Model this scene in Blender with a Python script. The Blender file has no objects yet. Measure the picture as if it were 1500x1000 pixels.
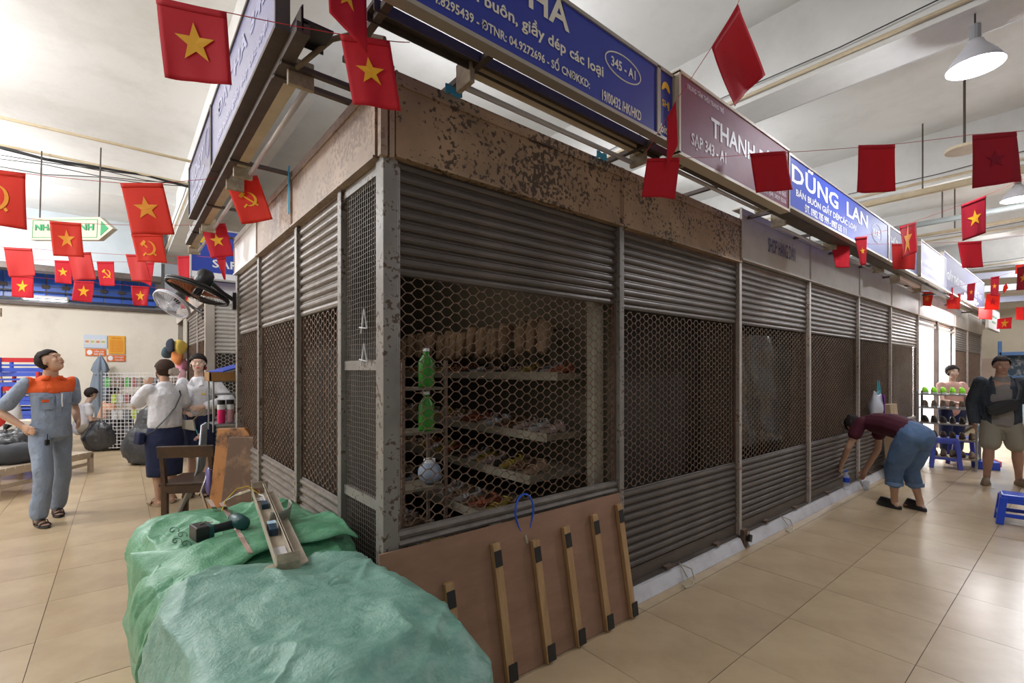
import bpy, bmesh, math, random
from math import sin, cos, pi, radians as rad
from mathutils import Vector as V, Matrix, noise, Euler
random.seed(7)
scn = bpy.context.scene
COL = scn.collection
# ------------------------------------------------------------------ camera, world, exposure
CAMP = V((-.878, -1.918, 1.5)); FW = V((.635, .772, 0)).normalized(); RT = V((FW.y, -FW.x, 0))
FPX = 698.0; HZ = 542.0
cd = bpy.data.cameras.new('camera'); cam = bpy.data.objects.new('camera', cd); COL.objects.link(cam)
cd.sensor_width = 36; cd.lens = 36 * FPX / 1500; cd.shift_y = (HZ - 500) / 1500; cd.clip_start = .05
cam.location = CAMP; cam.rotation_euler = (pi / 2, 0, -math.atan2(FW.x, FW.y)); scn.camera = cam
def at(px, py, Y):
    return CAMP + FW * Y + RT * ((px - 750) / FPX * Y) + V((0, 0, (HZ - py) / FPX * Y))
def on(px, py, **k):
    d = FW + RT * ((px - 750) / FPX) + V((0, 0, (HZ - py) / FPX))
    (a, v), = k.items(); i = 'xyz'.index(a)
    return CAMP + d * ((v - CAMP[i]) / d[i])
w = bpy.data.worlds.new('world'); scn.world = w; w.use_nodes = True
w.node_tree.nodes['Background'].inputs[0].default_value = (.92, .95, 1, 1)
w.node_tree.nodes['Background'].inputs[1].default_value = .22
vs = scn.view_settings; vs.view_transform = 'Standard'; vs.look = 'None'; vs.gamma = 1; vs.use_curve_mapping = False
vs.exposure = .33
def lamp(name, kind, loc, energy, color=(1, 1, 1), size=.2, rot=(0, 0, 0), size_y=None):
    l = bpy.data.lights.new(name, kind); l.energy = energy; l.color = color
    if kind == 'AREA':
        l.size = size
        if size_y: l.shape = 'RECTANGLE'; l.size_y = size_y
    elif kind in ('POINT', 'SPOT'): l.shadow_soft_size = size
    o = bpy.data.objects.new(name, l); o.location = loc; o.rotation_euler = rot; COL.objects.link(o); return o
lamp('stall_fill', 'POINT', (.75, 1.2, 2.3), 2.2, (1, .9, .8), .1)  # added weak point inside the stall, no lamp there, lifts the shoes
# pendant lamps of both halls, seen and out of view
LAMPS = [(4.2, -1.35), (8.6, -1.28), (12.9, -1.3), (17, -1.3), (-.6, -3.4)]
for x, y in LAMPS: lamp('pendant_and_fill_light', 'POINT', (x, y, 3.80), (100 if x < 5 else 115) if x > 0 else 15, (.93, .95, 1), .16)
for x, y, e in [(-3.2, 1.2, 100), (-3.2, 5.2, 165), (-3.2, 9.4, 210), (-6.5, 3.0, 110), (-6.5, 7.5, 130), (1.9, 1.9, 70), (6.2, 2.2, 70), (10.6, 2.2, 70), (14.8, -3.6, 90)]:  # unseen points over the stall roof are added to brighten the ceiling
    lamp('pendant_and_fill_light', 'POINT', (x, y, 3.9), e, (.97, .98, 1), .2)
# ------------------------------------------------------------------ materials
MATS = {}
def M(name, c, rough=.6, metal=0, c2=None, scale=8, bump=0, bscale=40, emit=0, trans=0, alpha=1, detail=6, lo=.35, hi=.7, stretch=None, spec=.5, obj_rand=0, coat=0, transl=0):
    if name in MATS: return MATS[name]
    m = bpy.data.materials.new(name); m.use_nodes = True; nt = m.node_tree; N = nt.nodes; L = nt.links
    b = N['Principled BSDF']; MATS[name] = m
    col = (*c, 1)
    b.inputs['Base Color'].default_value = col; b.inputs['Roughness'].default_value = rough; b.inputs['Metallic'].default_value = metal
    b.inputs['Specular IOR Level'].default_value = spec; b.inputs['Alpha'].default_value = alpha
    if coat: b.inputs['Coat Weight'].default_value = coat; b.inputs['Coat Roughness'].default_value = .2
    if trans: b.inputs['Transmission Weight'].default_value = trans
    if emit: b.inputs['Emission Color'].default_value = col; b.inputs['Emission Strength'].default_value = emit
    src = None
    if c2 or bump:
        tc = N.new('ShaderNodeTexCoord'); mp = N.new('ShaderNodeMapping'); L.new(tc.outputs['Object'], mp.inputs[0])
        if stretch: mp.inputs['Scale'].default_value = stretch
    if c2:
        n = N.new('ShaderNodeTexNoise'); n.inputs['Scale'].default_value = scale; n.inputs['Detail'].default_value = detail; n.inputs['Roughness'].default_value = .65
        L.new(mp.outputs[0], n.inputs['Vector'])
        r = N.new('ShaderNodeValToRGB'); r.color_ramp.elements[0].position = lo; r.color_ramp.elements[1].position = hi
        r.color_ramp.elements[0].color = col; r.color_ramp.elements[1].color = (*c2, 1)
        L.new(n.outputs['Fac'], r.inputs[0]); src = r.outputs[0]
    if obj_rand:
        oi = N.new('ShaderNodeObjectInfo'); hs = N.new('ShaderNodeHueSaturation'); ma = N.new('ShaderNodeMapRange')
        ma.inputs[3].default_value = 1 - obj_rand; ma.inputs[4].default_value = 1 + obj_rand
        L.new(oi.outputs['Random'], ma.inputs[0]); L.new(ma.outputs[0], hs.inputs['Value'])
        if src: L.new(src, hs.inputs['Color'])
        else: hs.inputs['Color'].default_value = col
        src = hs.outputs[0]
    if src: L.new(src, b.inputs['Base Color'])
    if bump:
        n2 = N.new('ShaderNodeTexNoise'); n2.inputs['Scale'].default_value = bscale; n2.inputs['Detail'].default_value = 5
        L.new(mp.outputs[0], n2.inputs['Vector'])
        bp = N.new('ShaderNodeBump'); bp.inputs['Strength'].default_value = bump; bp.inputs['Distance'].default_value = .01 if bscale > 13 else .03
        L.new(n2.outputs['Fac'], bp.inputs['Height']); L.new(bp.outputs[0], b.inputs['Normal'])
    if transl:
        t = N.new('ShaderNodeBsdfTranslucent'); t.inputs[0].default_value = col; mx = N.new('ShaderNodeMixShader'); mx.inputs[0].default_value = transl
        L.new(b.outputs[0], mx.inputs[1]); L.new(t.outputs[0], mx.inputs[2]); L.new(mx.outputs[0], N['Material Output'].inputs[0])
    return m
def rusty(name, base, rust, th=.56, scale=26, big=2.2, rough=.55, metal=0, axis=None):
    """painted sheet with clusters of dark rust spots: fine voronoi-ish noise gated by a broad one"""
    m = bpy.data.materials.new(name); m.use_nodes = True; nt = m.node_tree; N = nt.nodes; L = nt.links; b = N['Principled BSDF']; MATS[name] = m
    tc = N.new('ShaderNodeTexCoord')
    a = N.new('ShaderNodeTexNoise'); a.inputs['Scale'].default_value = scale; a.inputs['Detail'].default_value = 4; a.inputs['Roughness'].default_value = .6
    c = N.new('ShaderNodeTexNoise'); c.inputs['Scale'].default_value = big; c.inputs['Detail'].default_value = 2
    d = N.new('ShaderNodeTexNoise'); d.inputs['Scale'].default_value = 5; d.inputs['Detail'].default_value = 8
    for n in (a, c, d): L.new(tc.outputs['Object'], n.inputs['Vector'])
    s = N.new('ShaderNodeMath'); s.operation = 'MULTIPLY_ADD'; s.inputs[1].default_value = .55; L.new(c.outputs['Fac'], s.inputs[0]); L.new(a.outputs['Fac'], s.inputs[2])
    r = N.new('ShaderNodeValToRGB'); r.color_ramp.elements[0].position = th + .30; r.color_ramp.elements[1].position = th + .33
    L.new(s.outputs[0], r.inputs[0])
    g = N.new('ShaderNodeValToRGB'); g.color_ramp.elements[0].position = .3; g.color_ramp.elements[1].position = .7
    g.color_ramp.elements[0].color = (*[x * .62 for x in base], 1); g.color_ramp.elements[1].color = (*base, 1); L.new(d.outputs['Fac'], g.inputs[0])
    mx = N.new('ShaderNodeMixRGB'); mx.inputs[2].default_value = (*rust, 1); L.new(r.outputs[0], mx.inputs[0]); L.new(g.outputs[0], mx.inputs[1])
    L.new(mx.outputs[0], b.inputs['Base Color']); b.inputs['Roughness'].default_value = rough; b.inputs['Metallic'].default_value = metal
    return m
# ------------------------------------------------------------------ mesh builder
class MB:
    def __init__(s): s.v = []; s.f = []
    def add(s, vs, fs):
        n = len(s.v); s.v += [tuple(p) for p in vs]; s.f += [tuple(i + n for i in f) for f in fs]; return s
    def box(s, c, d, rot=None):
        hx, hy, hz = d[0] / 2, d[1] / 2, d[2] / 2
        ps = [V((x * hx, y * hy, z * hz)) for z in (-1, 1) for y in (-1, 1) for x in (-1, 1)]
        if rot is not None:
            R = rot if isinstance(rot, Matrix) else Euler(rot).to_matrix(); ps = [R @ p for p in ps]
        c = V(c); return s.add([p + c for p in ps], [(0, 2, 3, 1), (4, 5, 7, 6), (0, 1, 5, 4), (2, 6, 7, 3), (0, 4, 6, 2), (1, 3, 7, 5)])
    def b2(s, a, b):
        return s.box([(a[i] + b[i]) / 2 for i in range(3)], [abs(b[i] - a[i]) for i in range(3)])
    def bar(s, a, b, w, h=None, up=(0, 0, 1)):
        a, b = V(a), V(b); t = (b - a).normalized(); u = V(up)
        if abs(t.dot(u)) > .98: u = V((1, 0, 0))
        x = t.cross(u).normalized(); z = x.cross(t); h = h or w
        ps = [p + x * sx * w / 2 + z * sz * h / 2 for p in (a, b) for sx, sz in ((-1, -1), (1, -1), (1, 1), (-1, 1))]
        return s.add(ps, [(3, 2, 1, 0), (4, 5, 6, 7), (0, 1, 5, 4), (1, 2, 6, 5), (2, 3, 7, 6), (3, 0, 4, 7)])
    def rings(s, rs, cap=True):
        n = len(rs[0]); k = len(s.v)
        for r in rs: s.v += [tuple(p) for p in r]
        for i in range(len(rs) - 1):
            for j in range(n):
                a = k + i * n + j; b = k + i * n + (j + 1) % n; s.f.append((a, b, b + n, a + n))
        if cap:
            s.f.append(tuple(k + j for j in reversed(range(n)))); m = k + (len(rs) - 1) * n; s.f.append(tuple(m + j for j in range(n)))
        return s
    def tube(s, path, r, n=8, r2=None, ref=None, cap=True):
        """path of points; r number or list of r or (rx,ry)"""
        P = [V(p) for p in path]; m = len(P)
        if not isinstance(r, (list, tuple)): r = [r] * m if r2 is None else [r + (r2 - r) * i / (m - 1) for i in range(m)]
        rs = []; side = None
        for i, p in enumerate(P):
            t = (P[min(i + 1, m - 1)] - P[max(i - 1, 0)]).normalized()
            if side is None:
                q = V(ref) if ref is not None else (V((0, 0, 1)) if abs(t.z) < .9 else V((1, 0, 0)))
                side = q
            x = side - t * side.dot(t)
            if x.length < 1e-4: x = t.orthogonal()
            x.normalize(); side = x; y = t.cross(x)
            rx, ry = r[i] if isinstance(r[i], (list, tuple)) else (r[i], r[i])
            rs.append([p + x * cos(2 * pi * j / n) * rx + y * sin(2 * pi * j / n) * ry for j in range(n)])
        return s.rings(rs, cap)
    def cyl(s, a, b, r, n=12, r2=None): return s.tube([a, b], r, n, r2 if r2 is not None else r)
    def limb(s, pts, ref=(1, 0, 0), n=14):
        """closed rounded chain: pts = [(pos, rx, ry)] with dome ends; rx along ref"""
        P = [V(p[0]) for p in pts]; t0 = (P[1] - P[0]).normalized(); t1 = (P[-1] - P[-2]).normalized()
        path = []; rr = []
        for k in (80, 55, 28):
            a = rad(k); m = min(pts[0][1], pts[0][2]); path.append(P[0] - t0 * m * sin(a)); rr.append((pts[0][1] * cos(a), pts[0][2] * cos(a)))
        for p in pts: path.append(V(p[0])); rr.append((p[1], p[2]))
        for k in (28, 55, 80):
            a = rad(k); m = min(pts[-1][1], pts[-1][2]); path.append(P[-1] + t1 * m * sin(a)); rr.append((pts[-1][1] * cos(a), pts[-1][2] * cos(a)))
        return s.tube(path, rr, n, ref=ref)
    def ball(s, c, r, R=None, nu=14, nv=9):
        c = V(c); r = r if isinstance(r, (tuple, list)) else (r, r, r); rs = []
        for i in range(1, nv):
            th = pi * i / nv; ring = []
            for j in range(nu):
                p = V((r[0] * sin(th) * cos(2 * pi * j / nu), r[1] * sin(th) * sin(2 * pi * j / nu), -r[2] * cos(th)))
                if R: p = R @ p
                ring.append(c + p)
            rs.append(ring)
        k = len(s.v); s.rings(rs, False); n = nu
        b = V((0, 0, -r[2])); t = V((0, 0, r[2]))
        if R: b = R @ b; t = R @ t
        s.v += [tuple(c + b), tuple(c + t)]; ib = len(s.v) - 2
        for j in range(n):
            s.f.append((ib, k + (j + 1) % n, k + j)); a = k + (nv - 2) * n; s.f.append((ib + 1, a + j, a + (j + 1) % n))
        return s
    def lathe(s, prof, n=16, c=(0, 0, 0), R=None):
        rs = []
        for r, z in prof:
            ring = []
            for j in range(n):
                p = V((r * cos(2 * pi * j / n), r * sin(2 * pi * j / n), z))
                if R: p = R @ p
                ring.append(p + V(c))
            rs.append(ring)
        return s.rings(rs, True)
    def prism(s, poly, y0, y1, f=None):
        """poly in (x,z), extruded along y"""
        n = len(poly); ps = [V((x, y0, z)) for x, z in poly] + [V((x, y1, z)) for x, z in poly]
        if f: ps = [f(p) for p in ps]
        return s.add(ps, [tuple(range(n)), tuple(reversed(range(n, 2 * n)))] + [(j, j + n, (j + 1) % n + n, (j + 1) % n) for j in range(n)])
    def grid(s, nu, nv, f, th=0):
        k = len(s.v)
        for i in range(nu + 1):
            for j in range(nv + 1): s.v.append(tuple(f(i / nu, j / nv)))
        for i in range(nu):
            for j in range(nv):
                a = k + i * (nv + 1) + j; s.f.append((a, a + nv + 1, a + nv + 2, a + 1))
        return s
    def xf(s, mat): s.v = [tuple(mat @ V(p)) for p in s.v]; return s
    def mesh(s, name, mat=None, smooth=False):
        me = bpy.data.meshes.new(name); me.from_pydata(s.v, [], s.f)
        if mat: me.materials.append(mat)
        if smooth: me.shade_smooth()
        me.update(); return me
def fixn(me):
    bm = bmesh.new(); bm.from_mesh(me); bmesh.ops.recalc_face_normals(bm, faces=bm.faces); bm.to_mesh(me); bm.free()
def ob(name, mb, mat, parent=None, smooth=False, loc=None, rz=None, auto=None, bevel=0, solid=0, sub=0, kind=None, label=None, rot=None):
    me = mb if isinstance(mb, bpy.types.Mesh) else mb.mesh(name, mat, smooth)
    if not isinstance(mb, bpy.types.Mesh): fixn(me)
    o = bpy.data.objects.new(name, me); COL.objects.link(o)
    if parent: o.parent = parent
    if loc is not None: o.location = loc
    if rz is not None: o.rotation_euler.z = rz
    if rot is not None: o.rotation_euler = rot
    if solid: md = o.modifiers.new('s', 'SOLIDIFY'); md.thickness = solid; md.offset = 0
    if bevel: md = o.modifiers.new('b', 'BEVEL'); md.width = bevel; md.segments = 2; md.limit_method = 'ANGLE'
    if sub: md = o.modifiers.new('u', 'SUBSURF'); md.levels = sub; md.render_levels = sub
    if kind: o['kind'] = kind
    if label: o['label'] = label
    return o
def tag(o, label, cat, group=None):
    o['label'] = label; o['category'] = cat
    if group: o['group'] = group
    return o
def thing(name, label, cat, loc=(0, 0, 0), rz=0, group=None):
    o = bpy.data.objects.new(name, None); COL.objects.link(o); o.location = loc; o.rotation_euler.z = rz; o.empty_display_size = .05
    return tag(o, label, cat, group)
def kids(o): return [c for c in bpy.data.objects if c.parent == o]
KIDS = {}
def dup(o, loc=None, rz=None, label=None, group=None, parent=None, scale=None):
    c = o.copy(); COL.objects.link(c)
    if parent: c.parent = parent
    if loc is not None: c.location = loc
    if rz is not None: c.rotation_euler.z = rz
    if scale: c.scale = scale
    if label: c['label'] = label
    if group: c['group'] = group
    if o.name not in KIDS: KIDS[o.name] = kids(o)
    for ch in KIDS[o.name]:
        dup(ch, parent=c)
    return c
def struct(name, mb, mat, **k): return ob(name, mb, mat, kind='structure', **k)
def remesh(mb, vox, it=4, fac=.5):
    o = bpy.data.objects.new('tmp', mb.mesh('tmp')); COL.objects.link(o)
    fixn(o.data)
    r = o.modifiers.new('r', 'REMESH'); r.mode = 'VOXEL'; r.voxel_size = vox
    if it: sm = o.modifiers.new('m', 'SMOOTH'); sm.iterations = it; sm.factor = fac
    dg = bpy.context.evaluated_depsgraph_get(); dg.update(); e = o.evaluated_get(dg); me = e.to_mesh()
    out = MB(); out.v = [tuple(v.co) for v in me.vertices]; out.f = [tuple(p.vertices) for p in me.polygons]
    e.to_mesh_clear(); me0 = o.data; bpy.data.objects.remove(o); bpy.data.meshes.remove(me0); return out
def split(mb, pred):
    a, b = MB(), MB()
    for tgt, want in ((a, True), (b, False)):
        mp = {}
        for f in mb.f:
            c = V((0, 0, 0))
            for i in f: c += V(mb.v[i])
            if bool(pred(c / len(f))) == want:
                g = []
                for i in f:
                    if i not in mp: mp[i] = len(tgt.v); tgt.v.append(mb.v[i])
                    g.append(mp[i])
                tgt.f.append(tuple(g))
    return a, b
def folds(mb, amp=.006, sc=9, st=(1, 1, .35), seed=0):
    out = []; 
    for p in mb.v:
        q = V((p[0] * st[0] * sc + seed, p[1] * st[1] * sc, p[2] * st[2] * sc)); n = noise.noise_vector(q); out.append((p[0] + n.x * amp, p[1] + n.y * amp, p[2] + n.z * amp * .5))
    mb.v = out; return mb
def text(s, w, h, loc, mat, parent, rot=(pi / 2, 0, 0), bold=.0, name='lettering', skew=0, depth=.0015):
    cu = bpy.data.curves.new(name, 'FONT'); cu.body = s; cu.size = 1; cu.extrude = .0; cu.offset = bold; cu.resolution_u = 2
    t = bpy.data.objects.new('tmp', cu); COL.objects.link(t)
    dg = bpy.context.evaluated_depsgraph_get(); dg.update(); me = bpy.data.meshes.new_from_object(t.evaluated_get(dg))
    xs = [v.co.x for v in me.vertices]; ys = [v.co.y for v in me.vertices]; x0, x1, y0, y1 = min(xs), max(xs), min(ys), max(ys)
    for v in me.vertices:
        a = (v.co.x - x0) / (x1 - x0) * w; b = (v.co.y - y0) / (y1 - y0) * h; v.co = (a + skew * b, b, depth)
    me.materials.clear(); me.materials.append(mat); bpy.data.objects.remove(t)
    me.name = name; o = bpy.data.objects.new(name, me); COL.objects.link(o); o.parent = parent; o.location = loc; o.rotation_euler = rot
    return o
# ------------------------------------------------------------------ palette
plaster = M('white plaster', (.78, .78, .77), .8, c2=(.66, .66, .64), scale=1.3, lo=.45, hi=.75, bump=.15, bscale=6)
beamgrey = M('grey plaster', (.60, .60, .60), .8, c2=(.5, .5, .49), scale=2, bump=.1, bscale=8)
bluewall = M('pale blue wall paint', (.50, .56, .60), .75, c2=(.6, .65, .68), scale=1.5)
creamwall = M('cream wall paint', (.82, .76, .66), .75, c2=(.66, .6, .52), scale=1.1, lo=.5, hi=.8, bump=.2, bscale=14)
yelwall = M('warm cream wall', (.80, .70, .54), .75, c2=(.7, .6, .45), scale=1.4)
pinkwall = M('dull pink wall', (.68, .52, .42), .75, c2=(.6, .46, .37), scale=1.4)
tile_m = M('beige floor tile', (.60, .46, .29), .26, c2=(.48, .355, .22), scale=1.8, lo=.38, hi=.72, detail=8, obj_rand=.035, spec=.6)
grout = M('dark tile joint', (.12, .09, .06), .9)
post_m = rusty('grey painted post', (.31, .285, .255), (.10, .06, .04), .56, 40, 5, .45)
fasc_m = rusty('tan fascia sheet with rust spots', (.44, .285, .165), (.085, .05, .028), .515, 42, 2.6, .5)
fascl_m = rusty('pinkish fascia sheet', (.46, .33, .235), (.24, .165, .12), .53, 42, 2.2, .5)
fascg_m = M('grey fascia sheet', (.50, .45, .40), .45, c2=(.40, .35, .30), scale=3)
fascw_m = M('white fascia sheet', (.8, .78, .76), .5, c2=(.7, .68, .65), scale=3)
rust_m = M('dark rusty steel', (.10, .06, .045), .7, c2=(.2, .13, .09), scale=14)
slat_m = M('dusty dark shutter steel', (.088, .073, .064), .48, .4, c2=(.155, .125, .105), scale=3.2, stretch=(1, 1, 5), lo=.35, hi=.75)
slatl_m = M('dusty grey shutter steel', (.165, .142, .125), .45, .35, c2=(.29, .255, .225), scale=3, stretch=(3, 3, 8))
slatw_m = M('pale shutter steel', (.55, .52, .48), .45, .1, c2=(.66, .64, .6), scale=3, stretch=(3, 3, 8))
grille_m = M('rust brown grille', (.15, .09, .06), .6, .3, c2=(.24, .155, .105), scale=9)
grilled_m = M('dark brown grille', (.16, .10, .07), .6, .3, c2=(.25, .17, .12), scale=9)
grillew_m = M('pale grille', (.6, .57, .52), .5, .1)
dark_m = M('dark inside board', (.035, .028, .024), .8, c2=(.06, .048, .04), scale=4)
board_m = M('olive inside board', (.20, .17, .12), .8, c2=(.14, .12, .085), scale=3)
brownbar = M('dark brown steel channel', (.075, .058, .05), .5, .3, c2=(.12, .09, .075), scale=10)
marble = M('white marble kerb', (.66, .65, .68), .35, c2=(.45, .42, .42), scale=5, lo=.45, hi=.8)
tube_off = M('unlit fluorescent tube', (.55, .52, .54), .25, coat=.5)
cream_metal = M('yellowed lamp batten', (.62, .52, .36), .4, c2=(.5, .4, .26), scale=5)
wood = M('raw pine batten', (.55, .35, .17), .65, c2=(.38, .22, .10), scale=5, stretch=(6, 6, .8), bump=.3)
ply = M('brown plywood sheet', (.38, .22, .145), .55, c2=(.26, .145, .09), scale=3.5, lo=.3, hi=.7, stretch=(1, 1, 2.5))
tape = M('black tape', (.02, .02, .02), .5)
blue_sign = M('blue enamel sign', (.012, .03, .30), .45, c2=(.02, .04, .36), scale=2)
lav_sign = M('faded violet blue sign', (.27, .29, .58), .25, coat=.6, c2=(.36, .38, .64), scale=1.5)
mar_sign = M('maroon sign', (.17, .03, .07), .55, spec=.2, c2=(.24, .06, .11), scale=2)
blue2_sign = M('bright blue sign', (.04, .075, .42), .5, spec=.25)
violet_sign = M('greyish violet sign', (.15, .14, .27), .6, spec=.2)
white_sign = M('milky white sign', (.45, .45, .58), .6, spec=.2)
cream_let = M('cream lettering', (.80, .74, .62), .5)
white_let = M('white lettering', (.85, .85, .88), .5)
pink_let = M('pale pink lettering', (.60, .50, .56), .5)
trim_m = M('aluminium sign edge', (.42, .38, .33), .4, .4)
red_str = M('red string', (.45, .02, .03), .7)
yellow = M('yellow paint', (.85, .55, .02), .5)
black = M('black plastic', (.018, .018, .02), .4)
# ------------------------------------------------------------------ floor
fl = struct('floor', MB().b2((-9, -6, -.06), (26, 14.5, -.004)), grout)
tmesh = MB().box((0, 0, -.006), (.5965, .5965, .012)).mesh('tile', tile_m)
cells = []
for sx, sy, x0, x1 in ((1.65, -.75, -.04, 25), (-1.24, 1.78, -8.5, -.04)):
    i0 = math.floor((x0 - sx) / .6); i1 = math.ceil((x1 - sx) / .6)
    for i in range(i0, i1):
        for j in range(-14, 24):
            a = sx + i * .6; b = sy + j * .6
            if a + .59 < x0 or a + .01 > x1 and x1 < 0: continue
            lo = max(a, x0) if x1 > 0 else a
            if b > 13: continue
            cx, cy = (lo + a + .6) / 2, b + .3
            if cx > .3 and .7 < cy < 2.9 and cx < 16.8: continue
            r = V((cx, cy, 0)) - V((CAMP.x, CAMP.y, 0)); Y = r.dot(FW)
            if Y < -1: continue
            X = r.dot(RT); px = 750 + FPX * X / max(Y, .3); vis = -120 < px < 1620 and Y > 1.6
            cells.append((0 if vis else 1, r.length, cx, cy, a + .6 - lo))
cells.sort(); far = MB()
for k, (nv_, d_, cx, cy, wx) in enumerate(cells):
    if k < 295 and not nv_:
        t = bpy.data.objects.new('tile', tmesh); COL.objects.link(t); t.parent = fl; t.location = (cx, cy, random.uniform(-.0006, .0006))
        if wx < .59: t.scale.x = wx / .6
    else: far.box((cx, cy, -.006), (wx - .0035, .5965, .012))
ob('distant_tiles', far, tile_m, fl, kind='stuff')
# ------------------------------------------------------------------ room shell
struct('ceiling', MB().b2((-9, -6, 5.0), (26, 14.5, 5.15)), plaster)
def beam(n, x, w=.75, zb=4.24):
    b = struct(n, MB().b2((x, -6, zb), (x + .45, 13.2, 5.0)), plaster)
    ob('beam_ledge', MB().b2((x + .45, -6, zb + .14), (x + w, 13.2, 5.0)), beamgrey, b)
    ob('pipe', MB().cyl((x - .03, -5, zb + .06), (x - .03, 13, zb + .06), .018, 8), cream_metal, b)
    ob('cable', MB().tube([(x - .05, -5 + i * .9, zb + .14 + .02 * sin(i * 2.1)) for i in range(20)], .006, 5), black, b)
    return b
for i, x in enumerate((-8.7, -4.4, -.02, 4.1, 8.4, 12.7, 17.0)): beam('trim_%d' % (i + 1), x)
struct('trim_9', MB().b2((-9, 9.6, 4.75), (26, 13.2, 5.0)), plaster)
bw = struct('wall_back', MB().b2((-9, 13, 0), (9, 13.3, 2.98)), creamwall)
bh = struct('wall_back_upper', MB().b2((-9, 11.6, 3.62), (-.15, 11.85, 4.8)), bluewall)
ob('sill', MB().b2((-9, 11.5, 3.5), (-.15, 11.9, 3.62)), brownbar, bh)
struct('trim_10', MB().b2((-9, 12.85, 2.93), (9, 13.05, 3.0)), brownbar)
# high blue glazed band above the back wall
wn = struct('window_1', MB().b2((-9, 13.06, 3.0), (0, 13.1, 4.2)), M('grey window frame', (.35, .36, .38), .6))
pane = M('blue window pane', (.035, .13, .62), .3, obj_rand=.25)
for i in range(26):
    for j in range(3):
        if -8.6 + i * .33 > -.1: continue
        pm = MB().box((0, 0, 0), (.305, .02, .30))
        if i == 0 and j == 0: pmesh = pm.mesh('pane', pane)
        o = ob('pane', pmesh, None, wn); o.location = (-8.6 + i * .33, 13.04, 3.22 + j * .32)
grey_b = MB()
for i in range(26): grey_b.b2((-8.5 + i * .33, 12.98, 3.33), (-8.38 + i * .33, 13.03, 3.41))
ob('vent_blocks', grey_b, brownbar, wn, kind='stuff')
for z in (3.08, 3.24): ob('rail', MB().cyl((-9, 12.9, z), (-.1, 12.9, z), .016, 6), black, wn)
lf = struct('wall_left', MB().b2((-9, -6, 0), (-8.8, 13, 5)), creamwall)
rw = struct('wall_right', MB().b2((22, -9, 1.9), (22.3, 13, 5)), yelwall)
ob('dado', MB().b2((21.97, -9, 0), (22.3, 13, 1.9)), pinkwall, rw)
struct('trim_11', MB().b2((17.0, .2, 3.0), (22, .35, 3.06)), M('purlin', (.35, .36, .45), .5))
for i, (y, z) in enumerate([(.2, 3.3), (-1.2, 3.6), (-2.6, 3.9)]):
    struct('trim_%d' % (12 + i), MB().bar((16, y + 3, z), (21.9, y - 4.5, z + .5), .12, .16), M('purlin', (.35, .36, .45), .5))
# conduits and rails across the right hall ceiling
for n, (a, b, r_, m_, lab) in enumerate([
    ((7.9, 4, 4.02), (7.9, -5, 4.02), .05, cream_metal, 'tan pipe run under the ceiling of the right hall'),
    ((9.3, 4, 3.9), (9.3, -5, 3.9), .045, M('grey duct', (.22, .24, .23), .5), 'dark grey cable tray beyond the tan ceiling pipe'),
    ((10.4, 4, 3.95), (10.4, -5, 3.95), .03, cream_metal, 'thin farther pipe beyond the dark cable tray')]):
    p = thing('ceiling_pipe', lab, 'pipe', (0, 0, 0))
    ob('pipe', MB().cyl(a, b, r_, 8), m_, p)
    for k in range(5): ob('hanger', MB().cyl((a[0], 3.4 - k * 1.9, a[2]), (a[0], 3.4 - k * 1.9, 4.99), .01, 5), brownbar, p)
# ------------------------------------------------------------------ shutters
SP = .0525
prof = [(0, 0), (-.003, .004), (-.011, .008), (-.0165, .017), (-.017, .027), (-.013, .037), (-.004, .0415), (-.0065, .0455), (-.005, .0495), (0, .0525), (.003, .0525), (.003, 0)]
def slat_mesh(W, mat):
    mb = MB(); n = len(prof)
    return mb.add([(x, y, z) for x in (0, W) for y, z in prof], [tuple(range(n)), tuple(reversed(range(n, 2 * n)))] + [(j, (j + 1) % n, (j + 1) % n + n, j + n) for j in range(n)]).mesh('slat', mat)
def hexgrid(W, H, p=.05, h=.047, t=.0042, a=.013):
    mb = MB(); nx = int(W / p) + 1; nz = int(H / h) + 1
    def bar(x0, z0, x1, z1):
        if min(x0, x1) < 0 or max(x0, x1) > W or min(z0, z1) < -.002 or max(z0, z1) > H + .002: return
        dx, dz = x1 - x0, z1 - z0; l = math.hypot(dx, dz); nx_, nz_ = -dz / l * t / 2, dx / l * t / 2; k = len(mb.v)
        j = random.uniform(-.0015, .0015)
        mb.v += [(x0 + nx_, j, z0 + nz_), (x0 - nx_, j, z0 - nz_), (x1 + nx_, -j, z1 + nz_), (x1 - nx_, -j, z1 - nz_),
                 (x0 + nx_, j + t, z0 + nz_), (x0 - nx_, j + t, z0 - nz_), (x1 + nx_, t - j, z1 + nz_), (x1 - nx_, t - j, z1 - nz_)]
        mb.f += [(k, k + 1, k + 3, k + 2), (k + 4, k + 6, k + 7, k + 5), (k, k + 2, k + 6, k + 4), (k + 1, k + 5, k + 7, k + 3)]
    wob = [random.uniform(-.003, .003) for _ in range(nz + 3)]
    for i in range(-1, nx + 1):
        for j in range(-1, nz + 1):
            cx = i * p + .01; cz = j * h + (i % 2) * h / 2 + .01
            bar(cx - a, cz + h / 2, cx + a, cz + h / 2); bar(cx + a, cz + h / 2, cx + p - a, cz); bar(cx + p - a, cz, cx + a, cz - h / 2)
            if t > .0034: mb.box((cx + a, t / 2, cz + h / 2), (.010, t * 1.5, .009))
    return mb
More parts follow.
